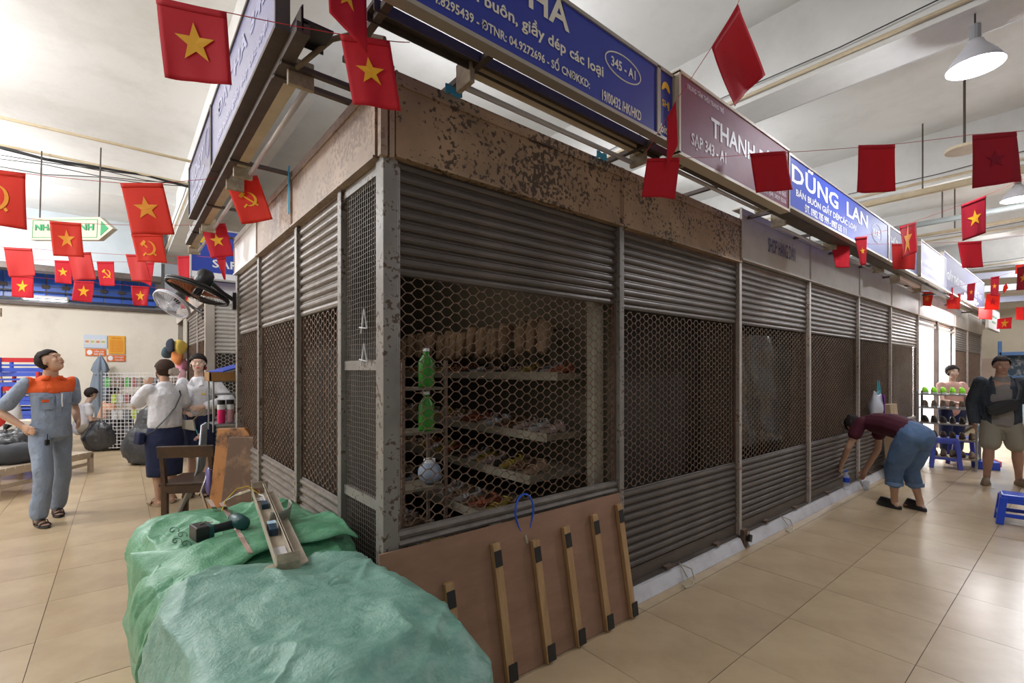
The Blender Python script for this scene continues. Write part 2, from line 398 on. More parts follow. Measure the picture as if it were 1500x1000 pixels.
def shutter(label, W, zt, zm1, zm2, zb, loc, rz, sm, gm, p=.05, t=.0042, group=None):
    s = thing('rolling_shutter', label, 'shutter', loc, rz, group); me = slat_mesh(W, sm)
    z = zm1 + .03
    while z < zt: ob('slat', me, None, s, loc=(0, random.uniform(-.001, .001), z)); z += SP
    ob('upper_rail', MB().tube([(0, 0, zm1 + .012), (W, 0, zm1 + .012)], [(.018, .012)] * 2, 8, ref=(0, 0, 1)), sm, s)
    ob('grille', hexgrid(W, zm1 - zm2, p, .047, t), gm, s, loc=(0, .002, zm2), kind='stuff')
    if zb is not None:
        z = zm2 - SP
        while z > zb + .06: ob('slat', me, None, s, loc=(0, random.uniform(-.001, .001), z)); z -= SP
        ob('bottom_plate', MB().b2((0, -.008, zb), (W, .006, z + SP)).b2((0, -.03, zb), (W, .0, zb + .015)), sm, s)
        for k in (.3, .75): ob('lock_hasp', MB().b2((W * k, -.045, zb + .01), (W * k + .08, -.008, zb + .03)), rust_m, s)
    else:
        ob('bottom_rail', MB().tube([(0, -.005, zm2 - .02), (W, -.005, zm2 - .02)], [(.022, .02)] * 2, 8, ref=(0, 0, 1)).tube([(0, -.012, zm2 - .058), (W, -.012, zm2 - .058)], [(.018, .018)] * 2, 8, ref=(0, 0, 1)), slatl_m, s)
    ob('guide', MB().b2((-.004, -.01, zb or zm2 - .08), (.014, .02, zt)), rust_m, s)
    ob('guide', MB().b2((W - .014, -.01, zb or zm2 - .08), (W + .004, .02, zt)), rust_m, s)
    return s
RX = [0, 1.58, 3.19, 4.77, 6.45, 8.0, 9.77, 11.4, 13.25, 14.95, 17.2]
rl = ['wide shutter at the corner stall, hexagonal grille above brown plywood', 'dark shutter between the plywood board and the SHOP sign bay',
      'shutter under the SHOP fascia with a glossy plastic sheet behind its grille', 'fourth dark shutter from the corner, right of the plastic-sheeted one',
      'narrow looking shutter directly behind the bending woman and the blue bag', 'pale-topped shutter just left of the brightly lit shoe shop', None, None,
      'grey shutter immediately right of the lit shoe shop', 'last grey shutter at the far end of the right row']
for i, lb in enumerate(rl):
    if not lb: continue
    x0, x1 = RX[i] + .035, RX[i + 1] - .025
    if i == 0: shutter(lb, x1 - .055, 2.42, 1.92, .80, None, (.055, .012, 0), 0, slat_m, grille_m, .05, .0036)
    else: shutter(lb, x1 - x0, 2.46, 1.90 if i < 6 else 1.95, .72, .09, (x0, .012, 0), 0, slat_m if i < 5 else slatl_m, grilled_m, .046, .0042 if i < 3 else .0055)
LY = [.06, .5, 1.28, 2.34, 3.26]
for i, lb in [(1, 'left-side shutter next to the wire mesh panel, behind the green bales'), (2, 'left-side shutter behind the leaning board, grey ribbed bottom showing'), (3, 'farthest narrow shutter on the left side, under the fan bracket')]:
    W = LY[i + 1] - LY[i] - .05
    shutter(lb, W, 2.42, 1.84, .83, .05, (.012, LY[i + 1] - .025, 0), -pi / 2, slatl_m, grilled_m, .042, .005)
# ------------------------------------------------------------------ stall block frame: posts, fascia, kerb
fr = thing('stall_block', 'long block of shuttered market stalls with posts and rusty fascia band', 'stall')
ob('corner_post', MB().b2((-.02, -.02, 0), (.05, .06, 2.44)).b2((.05, -.012, 0), (.062, .01, 2.4)), post_m, fr, bevel=.004)
for i, x in enumerate(RX[1:]):
    ob('post', MB().b2((x - .022, -.028, .1 if i < 9 else 0), (x + .022, .03, 2.46)), post_m if i < 1 else rusty('pale painted post', (.52, .46, .41), (.22, .13, .09), .58, 40, 5, .45) if i == 1 else MATS['pale painted post'], fr, bevel=.003)
for i, y in enumerate(LY[1:]):
    wd = .025 if i < 3 else .04
    ob('post', MB().b2((-.022, y - wd, 0), (.03, y + wd, 2.42)), post_m, fr, bevel=.003)
def fpanel(a, b, z0, z1, mat, left=False):
    mb = MB()
    for (p0, p1) in (((a, -.03, z0), (b, -.018, z1)), ((a, -.045, z0 - .012), (b, .01, z0)), ((a, -.03, z1 - .008), (b, .05, z1)), ((a, -.038, z1 - .06), (b, -.03, z1 - .045)), ((a, -.036, z0), (a + .01, -.03, z1)), ((b - .01, -.036, z0), (b, -.03, z1))):
        mb.b2(p0, p1)
    if left: mb.xf(Matrix(((0, 1, 0, 0), (1, 0, 0, 0), (0, 0, 1, 0), (0, 0, 0, 1))))
    return ob('fascia_panel', mb, mat, fr)
ft = [(2.42, 2.78)] * 2 + [(2.45, 2.88)] * 2 + [(2.46, 2.90)] * 6
for i in range(10):
    a, b = RX[i] + (.03 if i == 0 else .004), RX[i + 1] - .004
    fpanel(a, b, ft[i][0], ft[i][1], fasc_m if i < 2 else fascg_m if i < 6 else fascw_m if i < 8 else fascg_m)
ob('corner_trim', MB().b2((-.04, -.04, 2.40), (-.01, -.01, 2.79)).b2((.0, -.04, 2.40), (.022, -.02, 2.79)), fascl_m, fr)
ob('corner_gap', MB().b2((-.02, -.025, 2.41), (.04, .04, 2.78)), rust_m, fr)
for a, b, mt in ((.03, 1.33, fascl_m), (1.34, 2.34, fascl_m), (2.35, 3.30, fascw_m)): fpanel(a, b, 2.42, 2.77, mt, True)
ob('header', MB().b2((0, 0, 2.38), (17.2, .02, 2.44)).b2((-.0, 0, 2.36), (.02, 3.3, 2.44)), rust_m, fr)
ob('roof_board', MB().b2((.03, .05, 2.62), (17.3, 3.3, 2.66)), board_m, fr)
ob('back_board', MB().b2((.03, 3.26, 0), (17.3, 3.3, 2.66)), board_m, fr)
ob('end_board', MB().b2((17.2, .02, 0), (17.25, 3.3, 2.66)), fascg_m, fr)
for x in RX[1:7] + RX[8:9]: ob('partition', MB().b2((x - .01, .06, 0), (x + .01, 3.26, 2.62)), board_m if x < 9 else fascw_m, fr)
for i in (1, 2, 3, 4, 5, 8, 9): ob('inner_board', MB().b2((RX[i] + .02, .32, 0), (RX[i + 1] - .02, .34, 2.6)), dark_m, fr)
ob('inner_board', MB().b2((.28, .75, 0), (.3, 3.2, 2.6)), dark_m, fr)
text('SHOP HÀNG DÀN', .63, .17, (3.72, -.034, 2.585), M('navy lettering', (.05, .04, .16), .5), fr, bold=.01)
# wire panel beside the corner post
wp = thing('mesh_screen', 'narrow framed wire mesh panel left of the corner post', 'mesh panel')
for z in (.02, .88, 1.5, 2.36): ob('crossbar', MB().b2((-.005, .06, z), (.02, .476, z + .045)), post_m, wp)
wm = MB()
for k in range(17): wm.b2((.002, .075 + k * .0245, .05), (.0045, .0775 + k * .0245, 2.38))
for k in range(94):
    pts = [(.006, .06 + q * .0525, .06 + k * .0248 + .003 * sin(q * 1.3 + k)) for q in range(9)]
    for q in range(8): wm.bar(pts[q], pts[q + 1], .0022)
ob('wire_mesh', wm, M('dull wire', (.24, .21, .18), .5, .5), wp, kind='stuff')
for (z, s_) in ((1.73, 1), (1.58, .8)): ob('ribbon', MB().tube([(-.012, .24, z - .06), (-.015, .20, z + .05 * s_), (-.013, .17, z - .04), (-.012, .26, z - .03)], .0035, 5), white_let, wp)
# marble kerb in front of the shutters
for n, (a, b, lb) in enumerate([(1.62, 3.17, 'white marble kerb strip nearest the plywood board'), (3.26, 6.4, 'white marble kerb strip beyond the padlock, under the water bottle'), (6.5, 9.7, 'far white marble kerb strip behind the bending woman')]):
    k = thing('kerb', lb, 'kerb', group='marble kerbs')
    ob('top_slab', MB().b2((a, -.02, .0), (b, .08, .085)), marble, k, bevel=.004)
    ob('front_slab', MB().add([(a, -.075, .002), (b, -.075, .002), (b, -.035, .082), (a, -.035, .082), (a, -.02, .002), (b, -.02, .002), (b, -.02, .082), (a, -.02, .082)], [(0, 1, 2, 3), (4, 7, 6, 5), (0, 4, 5, 1), (3, 2, 6, 7), (0, 3, 7, 4), (1, 5, 6, 2)]), marble, k)
pk = thing('padlock', 'brass and black padlock at the foot of the shutter post', 'padlock', (3.2, -.06, .02))
ob('bracket', MB().b2((-.02, .0, 0), (.06, .04, .13)), rust_m, pk); ob('lock_body', MB().box((.035, -.02, .06), (.05, .03, .06), (0, .3, 0)), black, pk, bevel=.004)
ob('shackle', MB().tube([(.015 + .02 * cos(t), -.02, .09 + .03 * sin(t)) for t in [i * pi / 8 for i in range(9)]], .004, 6), M('brass', (.5, .36, .1), .3, .8), pk)
for x, lb in ((2.25, 'loop of pale string tied to the nearest shutter hasp'), (4.02, 'loop of pale string tied over the second kerb')):
    r_ = ob('tied_string', MB().tube([(x, -.02, .10), (x + .05, -.09, .07), (x + .02, -.13, .012), (x - .06, -.16, .008), (x - .14, -.15, .008), (x - .12, -.12, .012), (x - .02, -.10, .03), (x, -.03, .10)], .005, 6), M('pale string', (.5, .46, .38), .8)); tag(r_, lb, 'string')
# ------------------------------------------------------------------ plywood board with battens below the corner shutter
th = math.atan2(.09, .70); PB = thing('plywood_board', 'brown plywood sheet with battens leaning under the corner shutter', 'board', (0, -.135, 0))
PB.rotation_euler.x = -th
ob('sheet', MB().b2((-.05, -.006, .003), (1.53, .006, .74)), ply, PB)
for x, zt_, z0 in ((.27, .55, .02), (.545, .66, 0), (.80, .62, 0), (1.03, .64, 0), (1.27, .66, 0), (1.50, .68, .0)):
    bt = ob('batten', MB().bar((x + .02, -.021, z0 + .005), (x - .012, -.021, zt_), .045, .026, up=(0, 1, 0)), wood, PB, bevel=.002)
    ob('tape', MB().bar((x - .006, -.036, zt_ - .11), (x - .01, -.036, zt_ - .035), .042, .004, up=(0, 1, 0)), tape, bt)
    ob('tape', MB().bar((x + .03, -.036, z0 + .01), (x + .03, -.036, z0 + .09), .05, .006, up=(0, 1, 0)), tape, bt)
cb = thing('cable_lock', 'bright blue cable lock looped through the grille over the plywood', 'lock', (.745, -.03, .76))
ob('cable', MB().tube([(0 + .062 * sin(t), -.01 - .01 * sin(t / 2), .01 + (.085 * cos(t) if abs(t - pi) > 1 else .085 * cos(t) - .05 * (1 - abs(t - pi)))) for t in [i * 2 * pi / 20 for i in range(21)]], .0055, 8), M('blue cable', (.01, .10, .62), .3), cb, smooth=True)
ob('lock_cylinder', MB().cyl((-.005, -.025, -.11), (.005, -.03, -.155), .009, 10), M('steel', (.5, .48, .42), .3, .8), cb)
# ------------------------------------------------------------------ signs
def sign(label, W, H, loc, rz, mat, edge=trim_m, lines=(), lm=None, thick=.04, ring=None, extra=None, cat='sign', name='shop_sign'):
    """local x along, z up, face towards local -y; lines = (text, x, z, w, h)"""
    s = thing(name, label, cat, loc, rz)
    ob('panel', MB().b2((0, -thick / 2, 0), (W, thick / 2, H)), mat, s)
    for a_, b_ in (((-.008, -.008), (W + .008, .010)), ((-.008, H - .010), (W + .008, H + .008)), ((-.008, 0), (.008, H)), ((W - .008, 0), (W + .008, H))):
        ob('edge_strip', MB().b2((a_[0], -thick / 2 - .008, a_[1]), (b_[0], thick / 2 + .006, b_[1])), edge, s)
    for t in lines: text(t[0], t[3], t[4], (t[1], -thick / 2 - .001, t[2]), t[5] if len(t) > 5 else lm, s, bold=.022)
    if ring:
        cx, cz, rx, rz_ = ring
        ob('ring', MB().tube([(cx + rx * cos(i * pi / 20), -thick / 2 - .001, cz + rz_ * sin(i * pi / 20)) for i in range(41)], .0035, 6), lm, s)
    return s
SV = -.37
s1 = sign('long deep blue sign with cream lettering over the corner shutter, oval stall number', 1.82, .385, (-.40, SV, 2.80), 0, blue_sign, lm=cream_let, lines=[
    ('ĐẠT HÀ', .44, .215, .68, .19), ('Bán buôn, giầy dép các loại', .50, .125, .86, .085), ('SẠP: 04.8295439 - ĐTNR: 04.9272696 - SỐ CNĐKKD:', .29, .035, .97, .07), ('19/00432 /HK/HKD', 1.35, .025, .32, .055), ('345 - A1', 1.42, .225, .20, .05)], ring=(1.52, .25, .145, .062))
cr = sign('small blue sign with a yellow crescent next to the maroon sign', .14, .385, (1.435, SV, 2.80), 0, blue_sign, lines=[('bit', .02, .03, .06, .05, cream_let), ('SHJ', .03, .17, .07, .05, yellow)], lm=cream_let)
ob('crescent', MB().prism([(.03 + .04 * cos(t) + .035, .27 + .055 * sin(t)) for t in [i * pi / 10 for i in range(11)]] + [(.065 - .02 * cos(t), .27 + .02 * sin(t)) for t in [i * pi / 8 for i in range(1, 8)]], -.024, -.0215), yellow, cr)
sign('maroon sign with pale lettering and stall number SẠP 343 - A1', 1.555, .47, (1.59, SV - .02, 2.74), 0, mar_sign, M('cream sign edge', (.6, .52, .4), .5), lm=pink_let, thick=.06, lines=[
    ('TRUNG TÂM THỜI TRANG TRẺ', .08, .40, .44, .04), ('THANH-BÉ', .36, .21, .85, .15, M('pale lettering', (.72, .68, .74), .5)), ('SẠP 343 - A1', .13, .07, .42, .095), ('ĐT: (04) 3829 8206', 1.10, .03, .40, .045), ('0912 345 665', 1.2, .09, .30, .04)])
sign('bright blue sign with two words in big white letters', 2.95, .42, (3.19, SV, 2.80), 0, blue2_sign, lm=white_let, lines=[
    ('DŨNG  LAN', .09, .215, 2.05, .19), ('BÁN BUÔN GIẦY DÉPCÁC LOẠI', .18, .105, 1.56, .10), ('ĐT. 0982 785 999 - 0987 635 111', .36, .025, 1.07, .07), ('II.I.E', 2.34, .19, .26, .08)], ring=(2.47, .23, .19, .10))
sign('greyish violet sign between the bright blue sign and the milky white one', 1.45, .42, (6.17, SV, 2.80), 0, violet_sign, lm=M('grey violet lettering', (.42, .42, .52), .5), lines=[('HÙNG THẢO', .1, .2, 1.1, .14), ('GIẦY DÉP CÁC LOẠI', .15, .08, 1.0, .07)])
sign('milky white slanted sign with pale violet lettering farther right', 1.75, .5, (7.66, SV - .03, 2.80), 0, white_sign, lm=M('pale violet lettering', (.38, .38, .6), .5), lines=[('CƯỜNG YẾN', .25, .29, 1.1, .12), ('GIẦY DÉP CÁC LOẠI', .15, .16, 1.4, .08), ('ĐT: 0913 222', .5, .05, .7, .06)])
sign('long grey violet sign above the lit shoe shop', 4.6, .62, (9.46, SV, 2.82), 0, violet_sign, lm=M('grey violet lettering', (.42, .42, .52), .5), lines=[('GIẦY THỜI TRANG  GIẦY THỂ THAO', .3, .2, 4.0, .2)])
sign('small white hanging sign with red and green print at the end of the row', 2.2, .52, (14.95, SV + .02, 2.5), 0, M('white sign face', (.8, .8, .8), .4), lm=M('green lettering', (.05, .4, .15), .5), lines=[('SHOP GIẦY', .5, .3, 1.2, .09), ('HÀ NỘI', .7, .15, .7, .08), ('●', .1, .33, .2, .1, M('red paint', (.6, .03, .03), .5)), ('●', 1.9, .2, .2, .12, MATS['red paint'])])
LVX = -.385
sign('faded violet sign edge-on over the left stalls, nearest the corner', 1.70, .42, (LVX, 1.80, 2.84), -pi / 2, lav_sign, brownbar, lm=M('pale violet lettering 2', (.5, .5, .75), .4), lines=[('ĐẠT HÀ 345', .25, .2, 1.3, .13), ('Bán buôn, giầy dép các loại', .25, .07, 1.3, .07)])
sign('faded violet sign with an oval number, farther along the left stalls', 1.30, .43, (LVX, 3.13, 2.84), -pi / 2, M('deeper violet sign', (.13, .14, .33), .25, coat=.5), brownbar, lm=M('pale violet lettering 2', (.5, .5, .75), .4), lines=[('LƯƠNG VY', .25, .21, .70, .13), ('BÁN BUÔN GIẦY DÉP', .25, .12, .7, .06), ('ĐT: 04.8281', .25, .04, .6, .05)], ring=(1.12, .25, .10, .1))
pl = thing('loose_sheet', 'loose folded violet sign sheet hanging behind the nearest left sign', 'sheet', (-.33, .85, 2.86))
ob('sheet', MB().grid(6, 4, lambda u, v: V((.05 + .04 * sin(u * 4) * v, -u * .7 + .35, .40 * v + .06 * u))), lav_sign, pl, solid=.004)
cr2 = sign('blue sign with yellow crescent facing the aisle, number starting 04.8281', 1.15, .62, (-.22, 4.98, 2.62), 0, blue2_sign, M('grey edge', (.5, .5, .5), .5), lm=white_let, lines=[('SẠP: 04.8281', .22, .12, .85, .13)])
ob('crescent', MB().prism([(.14 + .08 * cos(t), .43 + .09 * sin(t)) for t in [i * pi / 10 for i in range(11)]], -.024, -.0215), yellow, cr2)
ob('lower_band', MB().b2((0, -.024, 0), (1.15, -.0215, .08)), white_let, cr2)
# support rails and brackets holding signs and lamps
ra = thing('sign_rail', 'dark brown steel channel and arms carrying the right-hand signs', 'rail')
ob('channel', MB().b2((-.17, -.27, 2.83), (1.72, -.21, 2.845)).b2((-.17, -.275, 2.80), (1.72, -.27, 2.845)).b2((-.17, -.21, 2.80), (1.72, -.205, 2.845)), brownbar, ra)
ob('channel', MB().b2((1.72, -.34, 2.775), (5.7, -.26, 2.80)), brownbar, ra); ob('channel', MB().b2((5.7, -.34, 2.775), (15, -.26, 2.80)), brownbar, ra)
for x in (-.15, .30, 1.48, 2.4, 3.3, 4.3, 5.3, 6.4, 7.5, 8.6, 10, 12, 14): ob('arm', MB().b2((x, -.36, 2.805), (x + .03, .10, 2.83)).b2((x, -.37, 2.80), (x + .02, -.35, 2.95)), brownbar, ra)
rb = thing('sign_rail', 'dark brown steel channel and arms carrying the left-hand signs', 'rail')
ob('channel', MB().b2((-.36, .0, 2.79), (-.31, 4.0, 2.83)).b2((-.345, .0, 2.83), (-.335, 4.0, 2.89)), brownbar, rb)
for y in (.22, .34, 1.42, 2.45, 3.4): ob('arm', MB().b2((-.36, y, 2.78), (.02, y + .028, 2.80)), brownbar, rb)
ob('end_channel', MB().b2((-.34, .0, 2.84), (-.22, .13, 2.85)).b2((-.34, .0, 2.80), (-.335, .13, 2.90)).b2((-.34, .125, 2.82), (-.22, .13, 2.90)), black, rb)
hc = tag(ob('hose_loop', MB().tube([(-.30, .22, 2.78), (-.26, .14, 2.81), (-.2, .08, 2.87), (-.13, .02, 2.89), (-.08, -.04, 2.87), (-.05, -.1, 2.84)], .011, 8), M('dusty brown hose', (.18, .14, .09), .7)), 'dusty brown bent hose between the two lamp battens over the corner', 'hose')
# tube lamps
def batten(label, L, loc, rz, lit=False, body=cream_metal, dx=-.05):
    t = thing('tube_lamp', label, 'lamp', loc, rz)
    ob('lamp_body', MB().add([(x, y, z) for x in (0, L) for y, z in ((dx - .03, .035), (dx + .03, .035), (dx + .035, .085), (dx - .035, .085))], [(0, 1, 2, 3), (7, 6, 5, 4), (0, 4, 5, 1), (1, 5, 6, 2), (2, 6, 7, 3), (3, 7, 4, 0)]), body, t, bevel=.003)
    for x in (-.012, L + .012): ob('end_cap', MB().prism([(x - .013, -.03), (x + .013, -.03), (x + .013, .09), (x - .013, .09)], dx - .04, .018), M('dirty end cap', (.30, .24, .17), .7, c2=(.5, .42, .3), scale=30), t, bevel=.004)
    ob('tube', MB().cyl((0.01, 0, 0), (L - .01, 0, 0), .0135, 12), M('lit tube', (1, .98, 1), .3, emit=14) if lit else tube_off, t, smooth=True)
    return t
batten('unlit fluorescent batten hanging in front of the rusty fascia, under the deep blue sign', 1.24, (.31, -.125, 2.775), 0, dx=-.055)
batten('unlit fluorescent batten over the left stalls, nearest the corner', 1.24, (-.235, 1.52, 2.755), -pi / 2)
batten('second unlit batten over the left stalls, beyond the hammer and sickle flag', 1.24, (-.235, 3.05, 2.755), -pi / 2)
batten('third unlit batten at the far end of the left stalls', .9, (-.235, 4.1, 2.755), -pi / 2)
batten('unlit batten under the maroon sign', 1.24, (1.85, -.20, 2.80), 0, body=brownbar, dx=-.06)
batten('unlit lilac tube under the bright blue sign', 1.24, (3.5, -.17, 2.76), 0, body=brownbar, dx=-.06)
batten('unlit tube under the grey violet sign', 1.3, (5.2, -.17, 2.76), 0, body=brownbar, dx=-.06)
batten('pinkish batten under the milky white sign', 1.24, (7.2, -.20, 2.70), 0, body=M('pinkish batten', (.8, .6, .55), .4))
batten('glaring lit fluorescent tube on the sign front above the shoe shop', 1.5, (11.2, -.435, 2.86), 0, True, M('white batten', (.85, .85, .85), .4), dx=.05)
lamp('shop_front_light', 'AREA', (11.9, -.60, 2.84), 40, (1, .98, 1), 1.4, (rad(30), 0, 0), .05)
for x, y in ((-.012, 1.32), (.26, -.06), (1.3, -.06)):
    r_ = ob('blue_rag', MB().grid(4, 8, lambda u, v: V((x + (.0 if x < 0 else u * .09), y + (u * .03 if x < 0 else .0), 2.80 - v * (.30 if x < 0 else .04) + .005 * sin(9 * u + v * 5)))), M('blue rag', (.04, .28, .45), .8), solid=.003)
    r_.location = (-.035, 0, 0) if x < 0 else (0, 0, 0)
    tag(r_, {1.32: 'long blue plastic strip hanging from the left fascia'}.get(y, 'blue rag tucked on the fascia edge left of the lamp tube' if x < 1 else 'blue rag tucked on the fascia edge near the lamp tube right end'), 'rag')
# pendant lamps
def pendant(label, x, y, z=3.88, kind=0):
    t = thing('pendant_lamp', label, 'lamp', (x, y, z))
    ob('lamp_shade', MB().lathe([(.05, .15), (.06, .12), (.13, .03), (.175, -.05), (.17, -.05), (.12, .03), (.05, .115), (.045, .15)], 28), M('pale lamp shade', (.62, .62, .68), .35, emit=0), t, smooth=True)
    ob('bulb', MB().ball((0, 0, .01), (.07, .07, .085)), M('lit bulb', (.93, .96, 1), .3, emit=30), t, smooth=True)
    ob('socket', MB().cyl((0, 0, .15), (0, 0, .27), .035, 12), M('grey socket', (.3, .3, .32), .5), t)
    ob('cord', MB().cyl((0, 0, .27), (0, 0, 4.25 - z), .006, 6), black, t)
    return t
pendant('glaring pendant lamp under the ceiling beam, upper right', 4.2, -1.35)
pendant('pendant lamp cut by the right picture edge, beyond the dark star flag', 8.6, -1.28)
pendant('farther pendant lamp in the right hall beyond the flags', 12.9, -1.3)
fanb = thing('ceiling_light', 'round tan ceiling disc beside the hanging pole behind the flags', 'lamp', (6.55, -1.0, 4.0))
ob('disc', MB().cyl((0, 0, 0), (0, 0, .03), .17, 24), cream_metal, fanb); ob('pole', MB().cyl((0, 0, .03), (0, 0, .98), .012, 8), brownbar, fanb)
# ------------------------------------------------------------------ flags
red_c = M('red flag cloth', (.66, .012, .03), .75, transl=.30); red_o = M('orange red flag cloth', (.83, .045, .02), .75, transl=.35); red_p = M('sheer red flag cloth', (.80, .06, .055), .6, transl=.5)
red_d = M('deep red flag cloth', (.42, .006, .025), .75, transl=.2); gold = M('gold flag print', (.95, .50, .02), .7, transl=.2); gold2 = M('orange gold flag print', (.92, .36, .02), .7, transl=.2); dstar = M('star shade through cloth', (.26, .0, .02), .8)  # dark star: shade of the far-side star through the cloth, painted in front
STAR = [(.5 + (.30 if k % 2 == 0 else .118) * sin(k * pi / 5), .5 + (.30 if k % 2 == 0 else .118) * cos(k * pi / 5)) for k in range(10)]
def hammer():
    out = []
    n = 14; P_ = []
    for i in range(n + 1):
        a = rad(-128 + 215 * i / n); P_.append((.5 + .20 * cos(a), .5 + .20 * sin(a)))
    for i in range(n, -1, -1):
        a = rad(-128 + 215 * i / n); k = i / n; rr = .20 - .062 * sin(pi * min(1, k * 1.02)) ** .7 if i < n else .20
        P_.append((.5 + rr * cos(a) - .012 * k, .5 + rr * sin(a)))
    q = [(P_[i], P_[i + 1], P_[2 * n - i], P_[2 * n + 1 - i]) for i in range(n)]
    def bar(a, b, w):
        dx, dy = b[0] - a[0], b[1] - a[1]; l = math.hypot(dx, dy); nx, ny = -dy / l * w / 2, dx / l * w / 2
        return ((a[0] + nx, a[1] + ny), (b[0] + nx, b[1] + ny), (b[0] - nx, b[1] - ny), (a[0] - nx, a[1] - ny))
    q.append(bar((.36, .62), (.68, .30), .045)); q.append(bar((.29, .58), (.42, .70), .085)); q.append(bar((.30, .29), (.40, .37), .045))
    return q
NF = [0]
def flag(label, quad, Y, cloth=red_c, emb=None, em=gold, wave=.012, Y2=None, group=None, es=1.0, cnr=None):
    """quad = TL, TR, BR, BL as seen in the photo, hung at real depth Y (left) .. Y2 (right)"""
    Y2 = Y2 or Y; a, b, c, d = [at(q[0], q[1], yy) for q, yy in zip(quad, (Y, Y2, Y2, Y))]
    o = a.copy(); nrm = (b - a).cross(d - a).normalized()
    if nrm.dot(CAMP - a) < 0: nrm = -nrm
    NF[0] += 1; ph = NF[0] * 1.7; w_ = (b - a).length
    def S(u, v, off=0):
        p = (a * (1 - u) + b * u) * (1 - v) + (d * (1 - u) + c * u) * v
        return p - o + nrm * (off + w_ / .26 * wave * (sin(u * 5 + ph + v * 1.5) * (.25 + v) + .5 * sin(u * 11 + ph * 2) * v))
    t = thing('flag', label, 'flag', o, 0, group)
    ob('cloth', MB().grid(14, 14, S), cloth, t, smooth=True, solid=.0012)
    ob('hem', MB().grid(10, 1, lambda u, v: S(u, v * .09, .0022)), cloth, t, smooth=True, solid=.001)
    if emb:
        mb = MB()
        if emb == 'star':
            pts = [((x - .5) * es * 1.0 + .5, .5 - (y - .5) * es * w_ / (d - a).length) for x, y in STAR]
            cc = S(.5, .5, .0035); k0 = 0; mb.v.append(cc)
            for p in pts: mb.v.append(S(p[0], p[1], .0035))
            for k in range(10): mb.f.append((0, 1 + k, 1 + (k + 1) % 10))
        else:
            for q in hammer(): mb.add([S((x - .5) * es * 1.15 + .5, .5 - (y - .5) * es * 1.15 * w_ / (d - a).length, .0035) for x, y in q], [(0, 1, 2, 3)])
        ob('star' if emb == 'star' else 'emblem', mb, em, t, solid=.0008)
    return t
def strand(label, pts):
    ps = [at(*p) for p in pts]; out = []
    for i in range(len(ps) - 1):
        for k in range(8):
            t = k / 8; out.append(ps[i].lerp(ps[i + 1], t) - V((0, 0, .012 * 4 * t * (1 - t) * (ps[i + 1] - ps[i]).length / 2)))
    out.append(ps[-1]); r_ = ob('bunting_string', MB().tube(out, .0017 + .0003 * ps[0].y / 4, 5), red_str); tag(r_, label, 'string')
st, hm = 'star', 'hammer'
flag('large red flag with gold star hanging at top left', [(229, -4), (332, 18), (342, 127), (241, 113)], 1.75, emb=st, wave=.006)
flag('red star flag with its star cut by the top edge, folded over the next', [(478, -60), (536, -58), (538, 78), (482, 18)], 1.72, emb=st, Y2=1.75, wave=.004, es=.95)
flag('red flag with gold star hanging at the corner fascia', [(498, 50), (571, 60), (587, 162), (517, 153)], 1.80, emb=st, wave=.006)
strand('red bunting string across the top left to the lamp corner', [(-60, -70, 1.7), (229, -3, 1.75), (332, 18, 1.75), (498, 50, 1.80), (571, 60, 1.80), (600, 62, 1.95)])
flag('plain red flag blowing diagonally at upper right', [(1080, 7), (1043, 68), (1074, 158), (1114, 115)], 2.6, Y2=2.4, wave=.01)
flag('narrow red flag edge-on beside the maroon sign', [(977, 172), (990, 148), (993, 212), (977, 245)], 2.45, wave=.01)
flag('plain red flag below the narrow one at the maroon sign corner', [(948, 232), (996, 231), (989, 291), (940, 288)], 2.5, wave=.008)
strand('string running down from the diagonal flag to the sign corner', [(1095, -30, 2.5), (1080, 7, 2.6), (1043, 68, 2.4), (990, 148, 2.45), (977, 172, 2.45), (945, 225, 2.5)])
flag('plain red flag in front of the maroon sign', [(1099, 225), (1151, 221), (1162, 277), (1107, 283)], 3.1, wave=.01)
flag('plain dark red flag in the row right of the maroon sign', [(1257, 213), (1311, 211), (1309, 281), (1253, 282)], 3.1, wave=.012)
flag('red flag with a dark star showing through, at the right edge', [(1424, 198), (1488, 193), (1496, 266), (1427, 275)], 2.9, red_d, emb=st, em=dstar, wave=.008, es=.7)
strand('string of flags crossing in front of the maroon sign to the right edge', [(996, 231, 2.5), (1099, 226, 3.1), (1311, 211, 3.1), (1424, 197, 2.9), (1540, 188, 2.8)])
flag('red flag with gold star beside the round ceiling disc', [(1408, 300), (1444, 286), (1445, 341), (1410, 353)], 4.1, red_d, st, wave=.008)
flag('plain bright red flag below the star flag near the ceiling disc', [(1403, 355), (1438, 353), (1441, 391), (1408, 393)], 4.9, wave=.012)
flag('red star flag hanging before the white slanted sign', [(1317, 332), (1342, 325), (1339, 370), (1322, 379)], 4.6, red_c, st, gold2, Y2=4.9, wave=.008)
flag('plain red flag just behind the star flag at the white slanted sign', [(1306, 357), (1341, 356), (1341, 395), (1309, 394)], 5.2, red_p, wave=.01)
flag('narrow red star flag below the bright blue sign', [(1252, 348), (1270, 346), (1269, 388), (1261, 389)], 4.2, red_c, st, wave=.006)
flag('plain red flag left of the narrow star flag below the bright blue sign', [(1217, 357), (1245, 357), (1244, 392), (1223, 392)], 4.9, wave=.01)
strand('string rising from the bright blue sign to the right edge', [(1252, 348, 4.2), (1317, 332, 4.6), (1408, 300, 4.1), (1444, 286, 4.1), (1500, 262, 4.0)])
strand('lower string holding the plain red flags on the right', [(1190, 352, 4.9), (1245, 357, 4.9), (1341, 356, 5.2), (1438, 353, 4.9), (1530, 340, 4.9)])
